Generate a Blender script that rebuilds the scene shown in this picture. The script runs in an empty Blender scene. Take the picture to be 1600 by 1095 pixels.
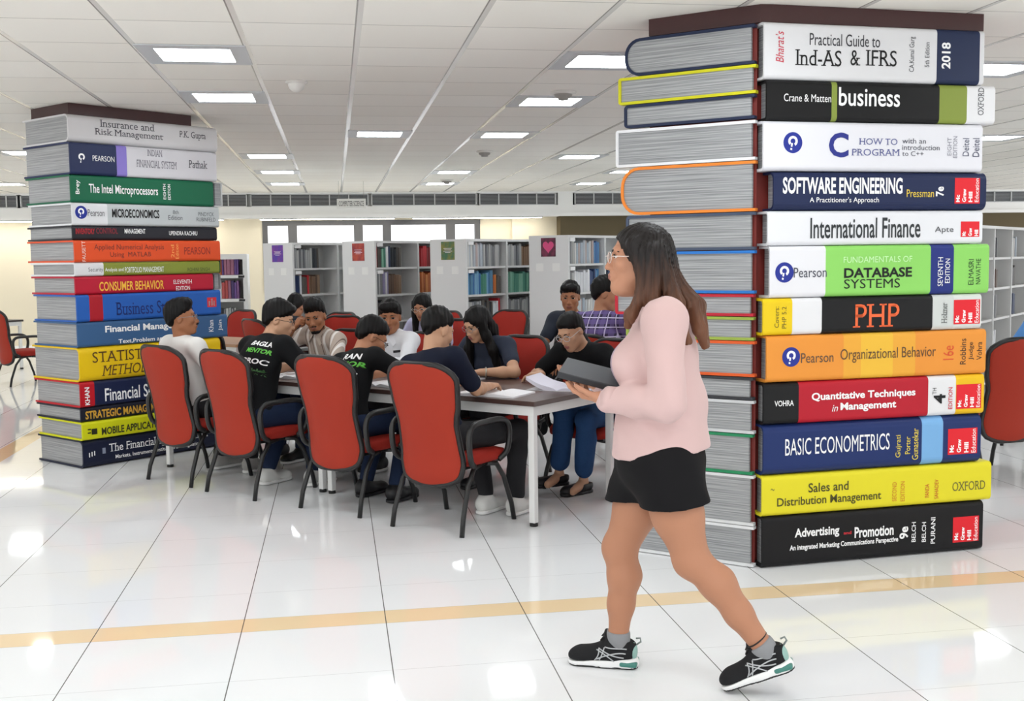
import bpy, bmesh, math, random
import numpy as np
from mathutils import Vector, Matrix
from mathutils.bvhtree import BVHTree

random.seed(7)
rng = np.random.default_rng(7)
SC = bpy.context.scene
COL = SC.collection
PI = math.pi

# ------------------------------------------------------------------ camera, world, exposure
EYE = 1.54
FPX, PITCH, YAW, ROLL = 1730.0, 0.0840, 0.1573, -0.0135
def _cam_axes():
    cy, sy, cp, sp = math.cos(YAW), math.sin(YAW), math.cos(PITCH), math.sin(PITCH)
    F = np.array([sy*cp, cy*cp, -sp]); R = np.array([cy, -sy, 0.0]); U = np.cross(R, F)
    c, s = math.cos(ROLL), math.sin(ROLL)
    return c*R + s*U, -s*R + c*U, F
CR, CU, CF = _cam_axes()
CP = np.array([0.0, 0.0, EYE])
cam = bpy.data.objects.new('camera', bpy.data.cameras.new('camera'))
COL.objects.link(cam)
cam.data.sensor_width = 36.0
cam.data.lens = FPX*36.0/1600.0
cam.data.clip_end = 200
cam.matrix_world = Matrix(((CR[0], CU[0], -CF[0], CP[0]), (CR[1], CU[1], -CF[1], CP[1]), (CR[2], CU[2], -CF[2], CP[2]), (0, 0, 0, 1)))
SC.camera = cam

def ray(x, y):
    return CF + CR*(x-800)/FPX - CU*(y-547.5)/FPX
def at_z(x, y, z=0.0):                 # where the sight line of a pixel of the photo meets the level z
    d = ray(x, y); return CP + d*((z-EYE)/d[2])
def at_y(x, y, Y):                     # ... meets the cross plane Y
    d = ray(x, y); return CP + d*(Y/d[1])

SC.view_settings.view_transform = 'Standard'
SC.view_settings.look = 'None'
SC.view_settings.gamma = 1.0
SC.view_settings.use_curve_mapping = False
SC.view_settings.exposure = 0.58
world = bpy.data.worlds.new('world'); SC.world = world
world.use_nodes = True
world.node_tree.nodes['Background'].inputs[0].default_value = (0.97, 0.985, 1.0, 1)
world.node_tree.nodes['Background'].inputs[1].default_value = 1.2
LAMP = 14.0                            # emission of the ceiling panels

# ------------------------------------------------------------------ helpers
def lin(c):
    if isinstance(c, str):
        c = c.lstrip('#'); c = [int(c[i:i+2], 16)/255 for i in (0, 2, 4)]
    return tuple((v/12.92 if v <= 0.04045 else ((v+0.055)/1.055)**2.4) for v in c)

_mats = {}
def mat(name, col, rough=0.5, spec=0.5, metal=0.0, emit=0.0, coat=0.0, bump=None, sheen=0.0, vary=0.0):
    if name in _mats: return _mats[name]
    m = bpy.data.materials.new(name); m.use_nodes = True
    nt = m.node_tree; b = nt.nodes['Principled BSDF']
    c = lin(col)
    b.inputs['Base Color'].default_value = (*c, 1)
    b.inputs['Roughness'].default_value = rough
    b.inputs['Specular IOR Level'].default_value = spec
    b.inputs['Metallic'].default_value = metal
    b.inputs['Coat Weight'].default_value = coat
    b.inputs['Sheen Weight'].default_value = sheen
    if emit:
        b.inputs['Emission Color'].default_value = (*c, 1); b.inputs['Emission Strength'].default_value = emit
    if vary or bump:
        tc = nt.nodes.new('ShaderNodeTexCoord')
        nz = nt.nodes.new('ShaderNodeTexNoise'); nz.inputs['Scale'].default_value = (bump[0] if bump else 14)
        nz.inputs['Detail'].default_value = 4
        nt.links.new(tc.outputs['Object'], nz.inputs['Vector'])
        if vary:
            mx = nt.nodes.new('ShaderNodeMixRGB'); mx.inputs[1].default_value = (*[v*(1-vary) for v in c], 1)
            mx.inputs[2].default_value = (*[min(1, v*(1+vary)) for v in c], 1)
            nt.links.new(nz.outputs['Fac'], mx.inputs[0]); nt.links.new(mx.outputs[0], b.inputs['Base Color'])
        if bump:
            bp = nt.nodes.new('ShaderNodeBump'); bp.inputs['Strength'].default_value = bump[1]; bp.inputs['Distance'].default_value = 0.01
            nt.links.new(nz.outputs['Fac'], bp.inputs['Height']); nt.links.new(bp.outputs[0], b.inputs['Normal'])
    _mats[name] = m
    return m

class MB:
    """collects faces and links them as ONE mesh object"""
    def __init__(s): s.v = []; s.f = []; s.m = []; s.sm = []
    def add(s, vs, fs, mi=0, smooth=False):
        o = len(s.v); s.v += [tuple(map(float, p)) for p in vs]
        for f in fs: s.f.append([o+i for i in f]); s.m.append(mi); s.sm.append(smooth)
        return s
    def box(s, x0, y0, z0, x1, y1, z1, mi=0):
        vs = [(x0,y0,z0),(x1,y0,z0),(x1,y1,z0),(x0,y1,z0),(x0,y0,z1),(x1,y0,z1),(x1,y1,z1),(x0,y1,z1)]
        return s.add(vs, [(0,3,2,1),(4,5,6,7),(0,1,5,4),(1,2,6,5),(2,3,7,6),(3,0,4,7)], mi)
    def rbox(s, x0, y0, z0, x1, y1, z1, r=0.004, mi=0):
        bm = bmesh.new()
        bmesh.ops.create_cube(bm, size=1.0)
        for v in bm.verts: v.co = Vector(((x0+x1)/2+v.co.x*(x1-x0), (y0+y1)/2+v.co.y*(y1-y0), (z0+z1)/2+v.co.z*(z1-z0)))
        bmesh.ops.bevel(bm, geom=bm.edges[:], offset=r, segments=2, affect='EDGES', profile=0.5)
        s.add_bm(bm, mi); return s
    def add_bm(s, bm, mi=0, smooth=False):
        bm.verts.ensure_lookup_table(); bm.verts.index_update()
        s.add([v.co[:] for v in bm.verts], [[v.index for v in f.verts] for f in bm.faces], mi, smooth); bm.free()
    def prism(s, poly, z0, z1, mi=0):                 # polygon in xy (ccw), extruded in z
        n = len(poly)
        vs = [(p[0], p[1], z0) for p in poly]+[(p[0], p[1], z1) for p in poly]
        return s.add(vs, [tuple(range(n-1, -1, -1)), tuple(range(n, 2*n))]+[(i, (i+1) % n, n+(i+1) % n, n+i) for i in range(n)], mi)
    def tube(s, pts, r, n=8, mi=0, closed=False, caps=True):
        P = [Vector(p) for p in pts]; N = len(P)
        rr = r if isinstance(r, (list, tuple)) else [r]*N
        rings = []; up = None
        for i in range(N):
            if closed: t = P[(i+1) % N]-P[i-1]
            else: t = P[min(i+1, N-1)]-P[max(i-1, 0)]
            t.normalize()
            if up is None:
                up = Vector((0, 0, 1)) if abs(t.z) < .9 else Vector((1, 0, 0))
            a = (up-t*up.dot(t)).normalized(); up = a; b = t.cross(a)
            rings.append([P[i]+(a*math.cos(2*PI*k/n)+b*math.sin(2*PI*k/n))*rr[i] for k in range(n)])
        o = [p for R_ in rings for p in R_]; fs = []
        M = N if closed else N-1
        for i in range(M):
            j = (i+1) % N
            for k in range(n): fs.append((i*n+k, i*n+(k+1) % n, j*n+(k+1) % n, j*n+k))
        s.add(o, fs, mi, True)
        if caps and not closed:
            s.add(rings[0], [tuple(range(n-1, -1, -1))], mi); s.add(rings[-1], [tuple(range(n))], mi)
        return s
    def lathe(s, prof, n=20, mi=0, c=(0, 0, 0)):      # (r, z) profile about z
        vs = [(c[0]+r*math.cos(2*PI*k/n), c[1]+r*math.sin(2*PI*k/n), c[2]+z) for r, z in prof for k in range(n)]
        fs = [(i*n+k, i*n+(k+1) % n, (i+1)*n+(k+1) % n, (i+1)*n+k) for i in range(len(prof)-1) for k in range(n)]
        return s.add(vs, fs, mi, True)
    def ball(s, c, R, rad, n=12, mi=0, front=None):   # ellipsoid; rows of R are its axes; front = (cos, material) paints a cap about axis 1
        vs = []; fs = []
        for i in range(n+1):
            th = PI*i/n
            for k in range(2*n):
                ph = PI*k/n
                l = np.array([math.sin(th)*math.cos(ph)*rad[0], math.cos(th)*rad[1], math.sin(th)*math.sin(ph)*rad[2]])
                vs.append(np.array(c)+l@R)
        for i in range(n):
            for k in range(2*n):
                f = (i*2*n+k, i*2*n+(k+1) % (2*n), (i+1)*2*n+(k+1) % (2*n), (i+1)*2*n+k)
                fs.append((f, mi if front is None or i >= front[0] else front[1]))
        o = len(s.v); s.v += [tuple(map(float, p)) for p in vs]
        for f, q in fs: s.f.append([o+j for j in f]); s.m.append(q); s.sm.append(True)
        return s
    def mesh(s, name, mats):
        me = bpy.data.meshes.new(name)
        me.from_pydata(s.v, [], s.f)
        for m in (mats if isinstance(mats, (list, tuple)) else [mats]): me.materials.append(m)
        me.polygons.foreach_set('material_index', s.m); me.polygons.foreach_set('use_smooth', s.sm)
        bm = bmesh.new(); bm.from_mesh(me); bmesh.ops.remove_doubles(bm, verts=bm.verts, dist=1e-6)
        bmesh.ops.recalc_face_normals(bm, faces=bm.faces); bm.to_mesh(me); bm.free()
        me.update(); return me
    def build(s, name, mats, parent=None): return link(name, s.mesh(name, mats), parent)

def link(name, me, parent=None):
    o = bpy.data.objects.new(name, me); COL.objects.link(o)
    if parent is not None: o.parent = parent
    return o
def tag(o, label=None, cat=None, group=None, kind=None):
    if label: o['label'] = label
    if cat: o['category'] = cat
    if group: o['group'] = group
    if kind: o['kind'] = kind
    return o
def empty(name, loc=(0, 0, 0), rz=0.0, label=None, cat=None, group=None):
    o = bpy.data.objects.new(name, None); COL.objects.link(o)
    o.location = loc; o.rotation_euler = (0, 0, rz); o.empty_display_size = .1
    return tag(o, label, cat, group)
def copy_tree(o, parent=None):
    c = o.copy(); COL.objects.link(c)
    if parent is not None: c.parent = parent
    for ch in list(o.children): copy_tree(ch, c)
    return c
def struct(name, mb, mats): return tag(mb.build(name, mats), kind='structure')

# ------------------------------------------------------------------ lettering
_DG = bpy.context.evaluated_depsgraph_get
def text_mb(txt, bold=0.0, serif=False, shear=0.0, extra=None):
    """outline mesh of a line of text in the xy plane: (verts Nx2, faces)"""
    cu = bpy.data.curves.new('t', 'FONT'); cu.body = txt; cu.offset = bold; cu.shear = shear; cu.resolution_u = 3
    ob = bpy.data.objects.new('t', cu); COL.objects.link(ob)
    dg = _DG(); dg.update()
    me = bpy.data.meshes.new_from_object(ob.evaluated_get(dg))
    vs = [(v.co.x, v.co.y) for v in me.vertices]; fs = [list(p.vertices) for p in me.polygons]
    if serif:                            # add slab serifs where a stem ends in a short level edge
        cnt = {}
        for p in me.polygons:
            for e in p.edge_keys: cnt.setdefault(e, []).append(p)
        for (a, b), ps in list(cnt.items()):
            if len(ps) != 1: continue
            (xa, ya), (xb, yb) = vs[a], vs[b]
            L = abs(xa-xb)
            if abs(ya-yb) < 1e-4 and .03 < L < .2:
                up = ps[0].center.y > ya
                y0, y1 = (ya, ya+.045) if up else (ya-.045, ya)
                x0, x1 = min(xa, xb)-.085, max(xa, xb)+.085
                n = len(vs); vs += [(x0, y0), (x1, y0), (x1, y1), (x0, y1)]; fs.append([n, n+1, n+2, n+3])
    bpy.data.objects.remove(ob); bpy.data.curves.remove(cu); bpy.data.meshes.remove(me)
    return np.array(vs), fs
def fit_text(txt, w, h, rot=0, **k):
    """text stretched to a box w x h centred on the origin (after turning by rot degrees)"""
    v, f = text_mb(txt, **k)
    v = v-(v.min(0)+v.max(0))/2
    ext = v.max(0)-v.min(0)
    if rot: tw, th = h, w
    else: tw, th = w, h
    v = v*np.array([tw/ext[0], th/ext[1]])
    if rot == 90: v = np.stack([-v[:, 1], v[:, 0]], 1)
    if rot == -90: v = np.stack([v[:, 1], -v[:, 0]], 1)
    return v, f
# ------------------------------------------------------------------ the room
HC = 2.718                              # ceiling height
CX0, CY0, TILE = -2.25, 4.5446, 0.6     # ceiling grid
FX0 = -0.424                            # floor grid
YB = 19.85                              # bulkhead with the grilles
YW = 20.6                               # rear wall

def N(nt, t, **k):
    n = nt.nodes.new(t)
    for a, b in k.items():
        if a == 'op': n.operation = b
        else: n.inputs[int(a[1:])].default_value = b
    return n
def mth(nt, op, a, b=None, c=None):
    n = nt.nodes.new('ShaderNodeMath'); n.operation = op
    for i, v in enumerate((a, b, c)):
        if v is None: continue
        if hasattr(v, 'default_value'): nt.links.new(v, n.inputs[i])
        else: n.inputs[i].default_value = v
    return n.outputs[0]
def line_mask(nt, coord, off, pitch, half):   # 1 within half of a multiple of pitch
    a = mth(nt, 'SUBTRACT', coord, off); a = mth(nt, 'DIVIDE', a, pitch)
    a = mth(nt, 'ADD', a, 0.5); a = mth(nt, 'FRACT', a); a = mth(nt, 'SUBTRACT', a, 0.5); a = mth(nt, 'ABSOLUTE', a)
    return mth(nt, 'LESS_THAN', a, half/pitch)
def band_mask(nt, coord, lo, hi):
    return mth(nt, 'MULTIPLY', mth(nt, 'GREATER_THAN', coord, lo), mth(nt, 'LESS_THAN', coord, hi))
def mix(nt, fac, a, b):
    n = nt.nodes.new('ShaderNodeMixRGB')
    nt.links.new(fac, n.inputs[0])
    for i, v in ((1, a), (2, b)):
        if isinstance(v, tuple): n.inputs[i].default_value = (*v, 1)
        else: nt.links.new(v, n.inputs[i])
    return n.outputs[0]

def floor_material():
    m = bpy.data.materials.new('polished_floor_tiles'); m.use_nodes = True; nt = m.node_tree; b = nt.nodes['Principled BSDF']
    tc = nt.nodes.new('ShaderNodeTexCoord'); sp = nt.nodes.new('ShaderNodeSeparateXYZ'); nt.links.new(tc.outputs['Object'], sp.inputs[0])
    X, Y = sp.outputs[0], sp.outputs[1]
    nz = nt.nodes.new('ShaderNodeTexNoise'); nz.inputs['Scale'].default_value = 1.3; nz.inputs['Detail'].default_value = 5
    nt.links.new(tc.outputs['Object'], nz.inputs['Vector'])
    base = mix(nt, nz.outputs['Fac'], lin('#ecedee'), lin('#f0f1f2'))
    nz2 = nt.nodes.new('ShaderNodeTexNoise'); nz2.inputs['Scale'].default_value = 2.2; nt.links.new(tc.outputs['Object'], nz2.inputs['Vector'])
    sand = mix(nt, nz2.outputs['Fac'], lin('#eccfa6'), lin('#f3dcb4'))
    by = band_mask(nt, Y, 4.617, 4.787); bx = band_mask(nt, X, -2.80, -2.62)
    bx = mth(nt, 'MULTIPLY', bx, mth(nt, 'GREATER_THAN', Y, 4.617))
    base = mix(nt, mth(nt, 'MAXIMUM', bx, by), base, sand)
    gx = line_mask(nt, X, FX0, 0.6, 0.0022)
    gy = line_mask(nt, Y, 4.070, 0.5475, 0.0011)
    gb = mth(nt, 'MAXIMUM', line_mask(nt, Y, 4.617, 100, .0012), line_mask(nt, Y, 4.787, 100, .0012))
    base = mix(nt, mth(nt, 'MULTIPLY', mth(nt, 'MAXIMUM', gy, gb), 0.5), base, lin('#7d7b78'))
    base = mix(nt, mth(nt, 'MULTIPLY', gx, 0.9), base, lin('#55534f'))
    nt.links.new(base, b.inputs['Base Color'])
    b.inputs['Roughness'].default_value = 0.055; b.inputs['Specular IOR Level'].default_value = 0.24
    bp = nt.nodes.new('ShaderNodeBump'); bp.inputs['Strength'].default_value = .02; bp.inputs['Distance'].default_value = .02
    nt.links.new(nz2.outputs['Fac'], bp.inputs['Height']); nt.links.new(bp.outputs[0], b.inputs['Normal'])
    return m
def ceiling_material():
    m = bpy.data.materials.new('lay_in_ceiling_tiles'); m.use_nodes = True; nt = m.node_tree; b = nt.nodes['Principled BSDF']
    tc = nt.nodes.new('ShaderNodeTexCoord'); sp = nt.nodes.new('ShaderNodeSeparateXYZ'); nt.links.new(tc.outputs['Object'], sp.inputs[0])
    X, Y = sp.outputs[0], sp.outputs[1]
    cell = nt.nodes.new('ShaderNodeCombineXYZ')
    nt.links.new(mth(nt, 'FLOOR', mth(nt, 'DIVIDE', mth(nt, 'SUBTRACT', X, CX0), TILE)), cell.inputs[0])
    nt.links.new(mth(nt, 'FLOOR', mth(nt, 'DIVIDE', mth(nt, 'SUBTRACT', Y, CY0), TILE)), cell.inputs[1])
    wn = nt.nodes.new('ShaderNodeTexWhiteNoise'); wn.noise_dimensions = '2D'; nt.links.new(cell.outputs[0], wn.inputs['Vector'])
    base = mix(nt, wn.outputs['Value'], lin('#f6f2ea'), lin('#faf7f0'))
    gy = line_mask(nt, Y, CY0, TILE, .0035)
    base = mix(nt, mth(nt, 'MULTIPLY', gy, .8), base, lin('#8d8781'))
    gx = line_mask(nt, X, CX0, TILE, .017); ge = line_mask(nt, X, CX0-.014, TILE, .004)
    base = mix(nt, gx, base, lin('#ece9e4'))
    base = mix(nt, mth(nt, 'MULTIPLY', ge, .8), base, lin('#7d7771'))
    nt.links.new(base, b.inputs['Base Color']); b.inputs['Roughness'].default_value = .75
    nt.links.new(mth(nt, 'SUBTRACT', .75, mth(nt, 'MULTIPLY', gx, .55)), b.inputs['Roughness'])
    return m

struct('floor', MB().box(-8.5, -2, -.12, 15.0, 21.2, 0), floor_material())
struct('ceiling', MB().box(-8.5, -.2, HC, 15.0, YB, HC+.1), ceiling_material())

cream = mat('cream_wall_paint', '#ece3cd', .8, .2)
tan = mat('shaded_tan_wall', '#6a5f49', .8, .2)  # shade on the right rear wall, put into a darker tan colour
white = mat('white_gypsum', '#fafaf8', .7, .3)
# bulkhead: a white beam across the room that carries the grilles
zt, zb = HC+.1, 2.285
GZ0, GZ1 = 2.475, 2.695                # the grille slot
gx_a = at_y(872, 313, YB)[0]; gx_b = at_y(895, 313, YB)[0]
bm_ = MB()
bm_.box(-8.5, YB, zb, 15.0, YB+.9, GZ0)
bm_.box(-8.5, YB, GZ1, 15.0, YB+.9, zt)
bm_.box(gx_a, YB, GZ0, gx_b, YB+.9, GZ1)
bm_.box(-8.5, YB+.16, GZ0, 15.0, YB+.9, GZ1)
bm_.box(-8.5, YB-.05, zb-.012, 15.0, YB, zb+.05)
struct('trim_1', bm_, white)
# rear wall with the window opening
wx0, wx1 = at_y(410, 345, YW)[0], at_y(750, 345, YW)[0]
wz1 = at_y(560, 344, YW)[2]; wz0 = .95
wx2 = at_y(868, 345, YW)[0]
wl = MB(); wl.box(-8.5, YW, 0, wx0, YW+.25, zb); wl.box(wx1, YW, 0, wx2, YW+.25, zb)
wl.box(wx0, YW, 0, wx1, YW+.25, wz0); wl.box(wx0, YW, wz1, wx1, YW+.25, zb)
wl.box(at_y(799, 345, YW)[0], YW-.1, 0, wx2, YW, zb)
struct('wall_rear', wl, cream)
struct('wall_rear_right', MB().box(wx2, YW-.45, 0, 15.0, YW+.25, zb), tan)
struct('baseboard_rear', MB().box(-8.5, YW-.02, 0, wx2, YW, .1), white)
# the window: dark aluminium frame, clear panes
al = mat('charcoal_aluminium', '#5a5a5c', .45, .5)
win = empty('window_1', (0, 0, 0)); win['kind'] = 'structure'
fr = MB()
for a, b in ((410, 418), (450, 464), (553, 567), (598, 611), (697, 711), (742, 750)):
    fr.box(at_y(a, 360, YW)[0], YW-.02, wz0, at_y(b, 360, YW)[0], YW+.1, wz1)
fr.box(wx0, YW-.021, wz1-.09, wx1, YW+.101, wz1); fr.box(wx0, YW-.021, wz0, wx1, YW+.101, wz0+.07)
fr.build('window_frame', al, win)
gl = bpy.data.materials.new('clear_glass'); gl.use_nodes = True
b = gl.node_tree.nodes['Principled BSDF']; b.inputs['Transmission Weight'].default_value = 1; b.inputs['Roughness'].default_value = 0; b.inputs['IOR'].default_value = 1.02
b.inputs['Base Color'].default_value = (1, 1, 1, 1)
MB().box(wx0+.03, YW+.04, wz0+.04, wx1-.03, YW+.046, wz1-.04).build('window_pane', gl, win)
# left wall of the hall: a long window band
XL = -8.5
wl = MB(); wl.box(XL-.25, 3.0, 0, XL, YW, .7); wl.box(XL-.25, 3.0, 2.45, XL, YW, HC+.1)
for y in (3.0, 8.4, 14.0, 20.0): wl.box(XL-.25, y, .7, XL, y+.6, 2.45)
struct('wall_left', wl, cream)
win2 = empty('window_2', (0, 0, 0)); win2['kind'] = 'structure'
f2 = MB()
for y0, y1 in ((3.6, 8.4), (9.0, 14.0), (14.6, 20.0)):
    f2.box(XL-.12, y0, .7, XL-.03, y1, .77); f2.box(XL-.12, y0, 2.38, XL-.03, y1, 2.45)
    for k in range(4): yy = y0+(y1-y0-.06)*k/3; f2.box(XL-.12, yy, .7, XL-.03, yy+.06, 2.45)
f2.build('window_frame', al, win2)
# ------------------------------------------------------------------ grilles
dark = mat('grille_recess', '#3f4144', .7)
slat_m = mat('grille_slat', '#d8dadb', .4)
def grille(px0, px1, label, n):
    x0, x1 = at_y(px0, 313, YB)[0]+.012, at_y(px1, 313, YB)[0]-.012
    g = empty('air_grille', (x0, YB, GZ0), 0, label, 'air grille', 'long air grilles above the windows')
    w = x1-x0; h = GZ1-GZ0
    MB().box(0, .14, .005, w, .155, h-.005).build('duct_opening', dark, g)
    s = MB()
    for k in range(9): s.box(.01, .03, .016+k*(h-.03)/8-.0045, w-.01, .055, .016+k*(h-.03)/8+.0045)
    s.build('louvres', mat('louvre_grey', '#a9acaf', .4), g)
    f = MB()
    for k in range(n+1):
        xx = k*(w-.018)/n; f.box(xx, .004, 0, xx+.018, .03, h)
    f.box(0, .004, 0, w, .03, .016); f.box(0, .004, h-.016, w, .03, h)
    f.build('grille_frame', slat_m, g)
grille(-60, 28, 'dark slatted air grille left of the left stack of giant books', 5)
grille(30, 387, 'dark slatted air grille partly hidden behind the left stack of giant books', 12)
grille(390, 577, 'dark slatted air grille behind the hanging COMPUTER SCIENCE sign', 6)
grille(579, 746, 'dark slatted air grille in the middle of the bulkhead, over the window', 5)
grille(748, 870, 'dark slatted air grille next to the white pillar in the bulkhead', 4)
grille(897, 1075, 'pale slatted air grille partly behind the orange book of the right stack', 6)
grille(1500, 1660, 'pale slatted air grille beside the right stack, at the right edge of the photo', 6)

# ------------------------------------------------------------------ ceiling lights
lamp_m = mat('lit_diffuser', '#f5fbff', .4, emit=LAMP)
pan_m = mat('light_pan', '#c9ccd0', .35, .5)
def make_light():
    r = empty('ceiling_light')
    f = MB(); a, bb, o = .295, .205, .295
    for bx in ((-a, -o, -bb, o), (bb, -o, a, o), (-bb, -o, bb, -.20), (-bb, .20, bb, o)):
        f.box(bx[0], bx[1], -.006, bx[2], bx[3], .0)
    f.build('light_frame', pan_m, r)
    MB().box(-.205, -.20, -.004, .205, .20, 0).build('diffuser', lamp_m, r)
    return r
light0 = make_light()
spots = [  # X, Y, label
 (-.75, 6.645, 'square ceiling light panel nearest above the left stack, by the white dome detector'),
 (-.75, 8.33, 'square ceiling light panel second in the row running away beside the left stack'),
 (-.72, 12.95, 'ceiling light panel third in the row beside the left stack, above the shelves'),
 (-.72, 15.25, 'ceiling light panel fourth in the row beside the left stack'),
 (-.72, 17.6, 'ceiling light panel last in the row beside the left stack, close to the air grille'),
 (.45, 10.66, 'single ceiling light panel between two bright channels in the middle of the ceiling'),
 (1.65, 6.66, 'ceiling light panel half hidden by the topmost grey book of the right stack'),
 (1.65, 8.40, 'ceiling light panel under the round detector, left of the right stack'),
 (1.65, 10.70, 'ceiling light panel third in the row running away left of the right stack'),
 (1.65, 15.3, 'ceiling light panel fourth in the row left of the right stack, far down the hall'),
 (1.68, 17.65, 'ceiling light panel last in its row, with a small detector in front of it'),
 (2.90, 13.0, 'ceiling light panel alone between the yellow-edged book and the far grille'),
 (4.15, 17.75, 'faint ceiling light panel close to the pale grille by the white pillar'),
 (4.27, 6.75, 'ceiling light panel showing behind the black book titled business'),
 (6.85, 10.78, 'ceiling light panel showing behind the white book titled C how to program'),
 (-3.20, 12.6, 'ceiling light panel showing left of the left stack, nearer one'),
 (-4.75, 17.5, 'ceiling light panel showing left of the left stack, farther one'),
 (-3.20, 6.645, 'ceiling light panel beyond the left stack, outside the photo'),
 (-3.20, 8.33, 'ceiling light panel hidden by the left stack'),
 (-.75, 4.3, 'ceiling light panel above the sand-coloured floor band on the left'),
 (1.65, 4.3, 'ceiling light panel above the walking woman'),
 (4.2, 4.3, 'ceiling light panel in front of the right stack'),
 (-.75, 2.2, 'ceiling light panel above the camera on the left'),
 (1.65, 2.2, 'ceiling light panel above the camera on the right'),
 (-3.2, 3.6, 'ceiling light panel above the empty floor on the left'),
 (4.1, 10.7, 'ceiling light panel hidden behind the right stack'),
 (4.1, 8.4, 'ceiling light panel hidden behind the right stack, nearer one'),
 (-3.2, 15.3, 'ceiling light panel hidden behind the left stack, farther one'),
 (.45, .3, 'ceiling light panel behind the camera'),
 (-5.6, 13.0, 'added ceiling light panel far left beyond the photo, nearer one'),  # from here on: unseen panels added to brighten the far hall
 (-5.6, 17.6, 'added ceiling light panel far left beyond the photo, by the grille'),
 (4.1, 15.3, 'added ceiling light panel hidden behind the right stack, third one'),
 (6.6, 13.0, 'added ceiling light panel behind the right stack over the racks'),
 (6.6, 15.3, 'added ceiling light panel behind the right stack over the far racks'),
 (6.6, 17.6, 'added ceiling light panel behind the right stack by the grille'),
 (9.0, 17.6, 'added ceiling light panel behind the right stack at the far right'),
 (-5.6, 15.3, 'added ceiling light panel far left beyond the photo, middle one'),
]
for i, (x, y, lb) in enumerate(spots):
    o = light0 if i == 0 else copy_tree(light0)
    o.location = (x, y, HC-.0005); tag(o, lb, 'ceiling light', 'square ceiling light panels')

# lamp strips added under the bulkhead to brighten the rear wall
strip_m = mat('added_strip_diffuser', '#fff8ea', .4, emit=16.0)
for i, (x0, x1, lb) in enumerate(((-6.6, -4.2, 'added white lamp strip under the bulkhead left of the left stack'), (-3.9, -1.9, 'added white lamp strip under the bulkhead right behind the left stack'), (-1.3, 1.1, 'added white lamp strip under the bulkhead above the window'), (1.4, 3.8, 'added white lamp strip under the bulkhead above the end of the window'))):
    r = empty('added_light_strip', (x0, YB+.32, 2.285), 0, lb, 'added light strip', 'added lamp strips under the bulkhead')
    MB().rbox(0, -.05, -.022, x1-x0, .05, -.0005, .003).build('added_strip_housing', pan_m, r)
    MB().rbox(.02, -.035, -.030, x1-x0-.02, .035, -.0215, .003).build('diffuser', strip_m, r)

# ------------------------------------------------------------------ detectors, hanging sign
cw = mat('detector_white', '#dedbd6', .4); cg = mat('detector_grey', '#98948f', .4)
def detector(px, py, r, label, body):
    p = at_z(px, py, HC)
    e = empty('smoke_detector', (p[0], p[1], HC), 0, label, 'smoke detector', 'ceiling detectors')
    MB().lathe([(0, 0), (r*1.25, 0), (r*1.25, -.012), (r*.9, -.02)]).build('mounting_plate', cw, e)
    MB().lathe([(r*.95, -.012), (r*.95, -.03), (r*.8, -.05), (r*.45, -.068), (0, -.075)] if body else [(r*.85, -.018), (r*.85, -.035), (r*.5, -.05), (r*.5, -.06), (0, -.062)]).build('sensor_head', cw if body else cg, e)
detector(463, 127, .058, 'white dome detector on the ceiling between the left stack and the middle', True)
detector(880, 143, .075, 'round grey detector just in front of a ceiling light left of the right stack', False)
detector(757, 236, .075, 'small grey detector in the middle of the ceiling, beyond the second light row', False)
detector(698, 281, .085, 'tiny grey detector in front of the last ceiling light of the row', False)

sg = at_y(549, 318, 17.0); s0 = empty('hanging_sign', (sg[0], 17.0, sg[2]), math.radians(-2), 'small white sign reading COMPUTER SCIENCE hung below the ceiling by two thin wires', 'sign')
sw = 44*17.0/1730
MB().rbox(-sw/2, 0, -.072, sw/2, .02, .072, .003).build('sign_board', mat('sign_white', '#ecebe7', .5), s0)
wr = MB(); wr.tube([(-sw/2+.03, .01, .07), (-sw/2+.03, .01, HC-sg[2])], .0025, 6); wr.tube([(sw/2-.03, .01, .07), (sw/2-.03, .01, HC-sg[2])], .0025, 6)
wr.build('hanging_wire', mat('wire_grey', '#a09c97', .4, metal=.6), s0)
tv, tf = fit_text('COMPUTER SCIENCE', sw*.86, .075, serif=True)
MB().add([(x, -.002, z) for x, z in tv], tf).build('lettering', mat('sign_ink', '#3a3a3c', .6), s0)
# ------------------------------------------------------------------ giant books
pages_mats = {}
def pages_material(name, a, b, sc=150.0):
    m = bpy.data.materials.new(name); m.use_nodes = True; nt = m.node_tree; bs = nt.nodes['Principled BSDF']
    tc = nt.nodes.new('ShaderNodeTexCoord'); mp = nt.nodes.new('ShaderNodeMapping'); mp.inputs['Scale'].default_value = (1.6, 1.6, sc)
    nz = nt.nodes.new('ShaderNodeTexNoise'); nz.inputs['Scale'].default_value = 1; nz.inputs['Detail'].default_value = 3; nz.inputs['Roughness'].default_value = .6
    nt.links.new(tc.outputs['Object'], mp.inputs['Vector']); nt.links.new(mp.outputs[0], nz.inputs['Vector'])
    rp = nt.nodes.new('ShaderNodeValToRGB'); rp.color_ramp.elements[0].position = .36; rp.color_ramp.elements[1].position = .66
    rp.color_ramp.elements[0].color = (*lin(a), 1); rp.color_ramp.elements[1].color = (*lin(b), 1)
    nt.links.new(nz.outputs['Fac'], rp.inputs[0]); nt.links.new(rp.outputs[0], bs.inputs['Base Color'])
    bp = nt.nodes.new('ShaderNodeBump'); bp.inputs['Strength'].default_value = .5; bp.inputs['Distance'].default_value = .004
    nt.links.new(nz.outputs['Fac'], bp.inputs['Height']); nt.links.new(bp.outputs[0], bs.inputs['Normal'])
    bs.inputs['Roughness'].default_value = .7
    return m
PG = pages_material('grey_page_edges', '#7b7d7f', '#b3b4b5')
PGL = pages_material('left_page_edges', '#8b8c8d', '#b4b4b5', 110.0)
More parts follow.
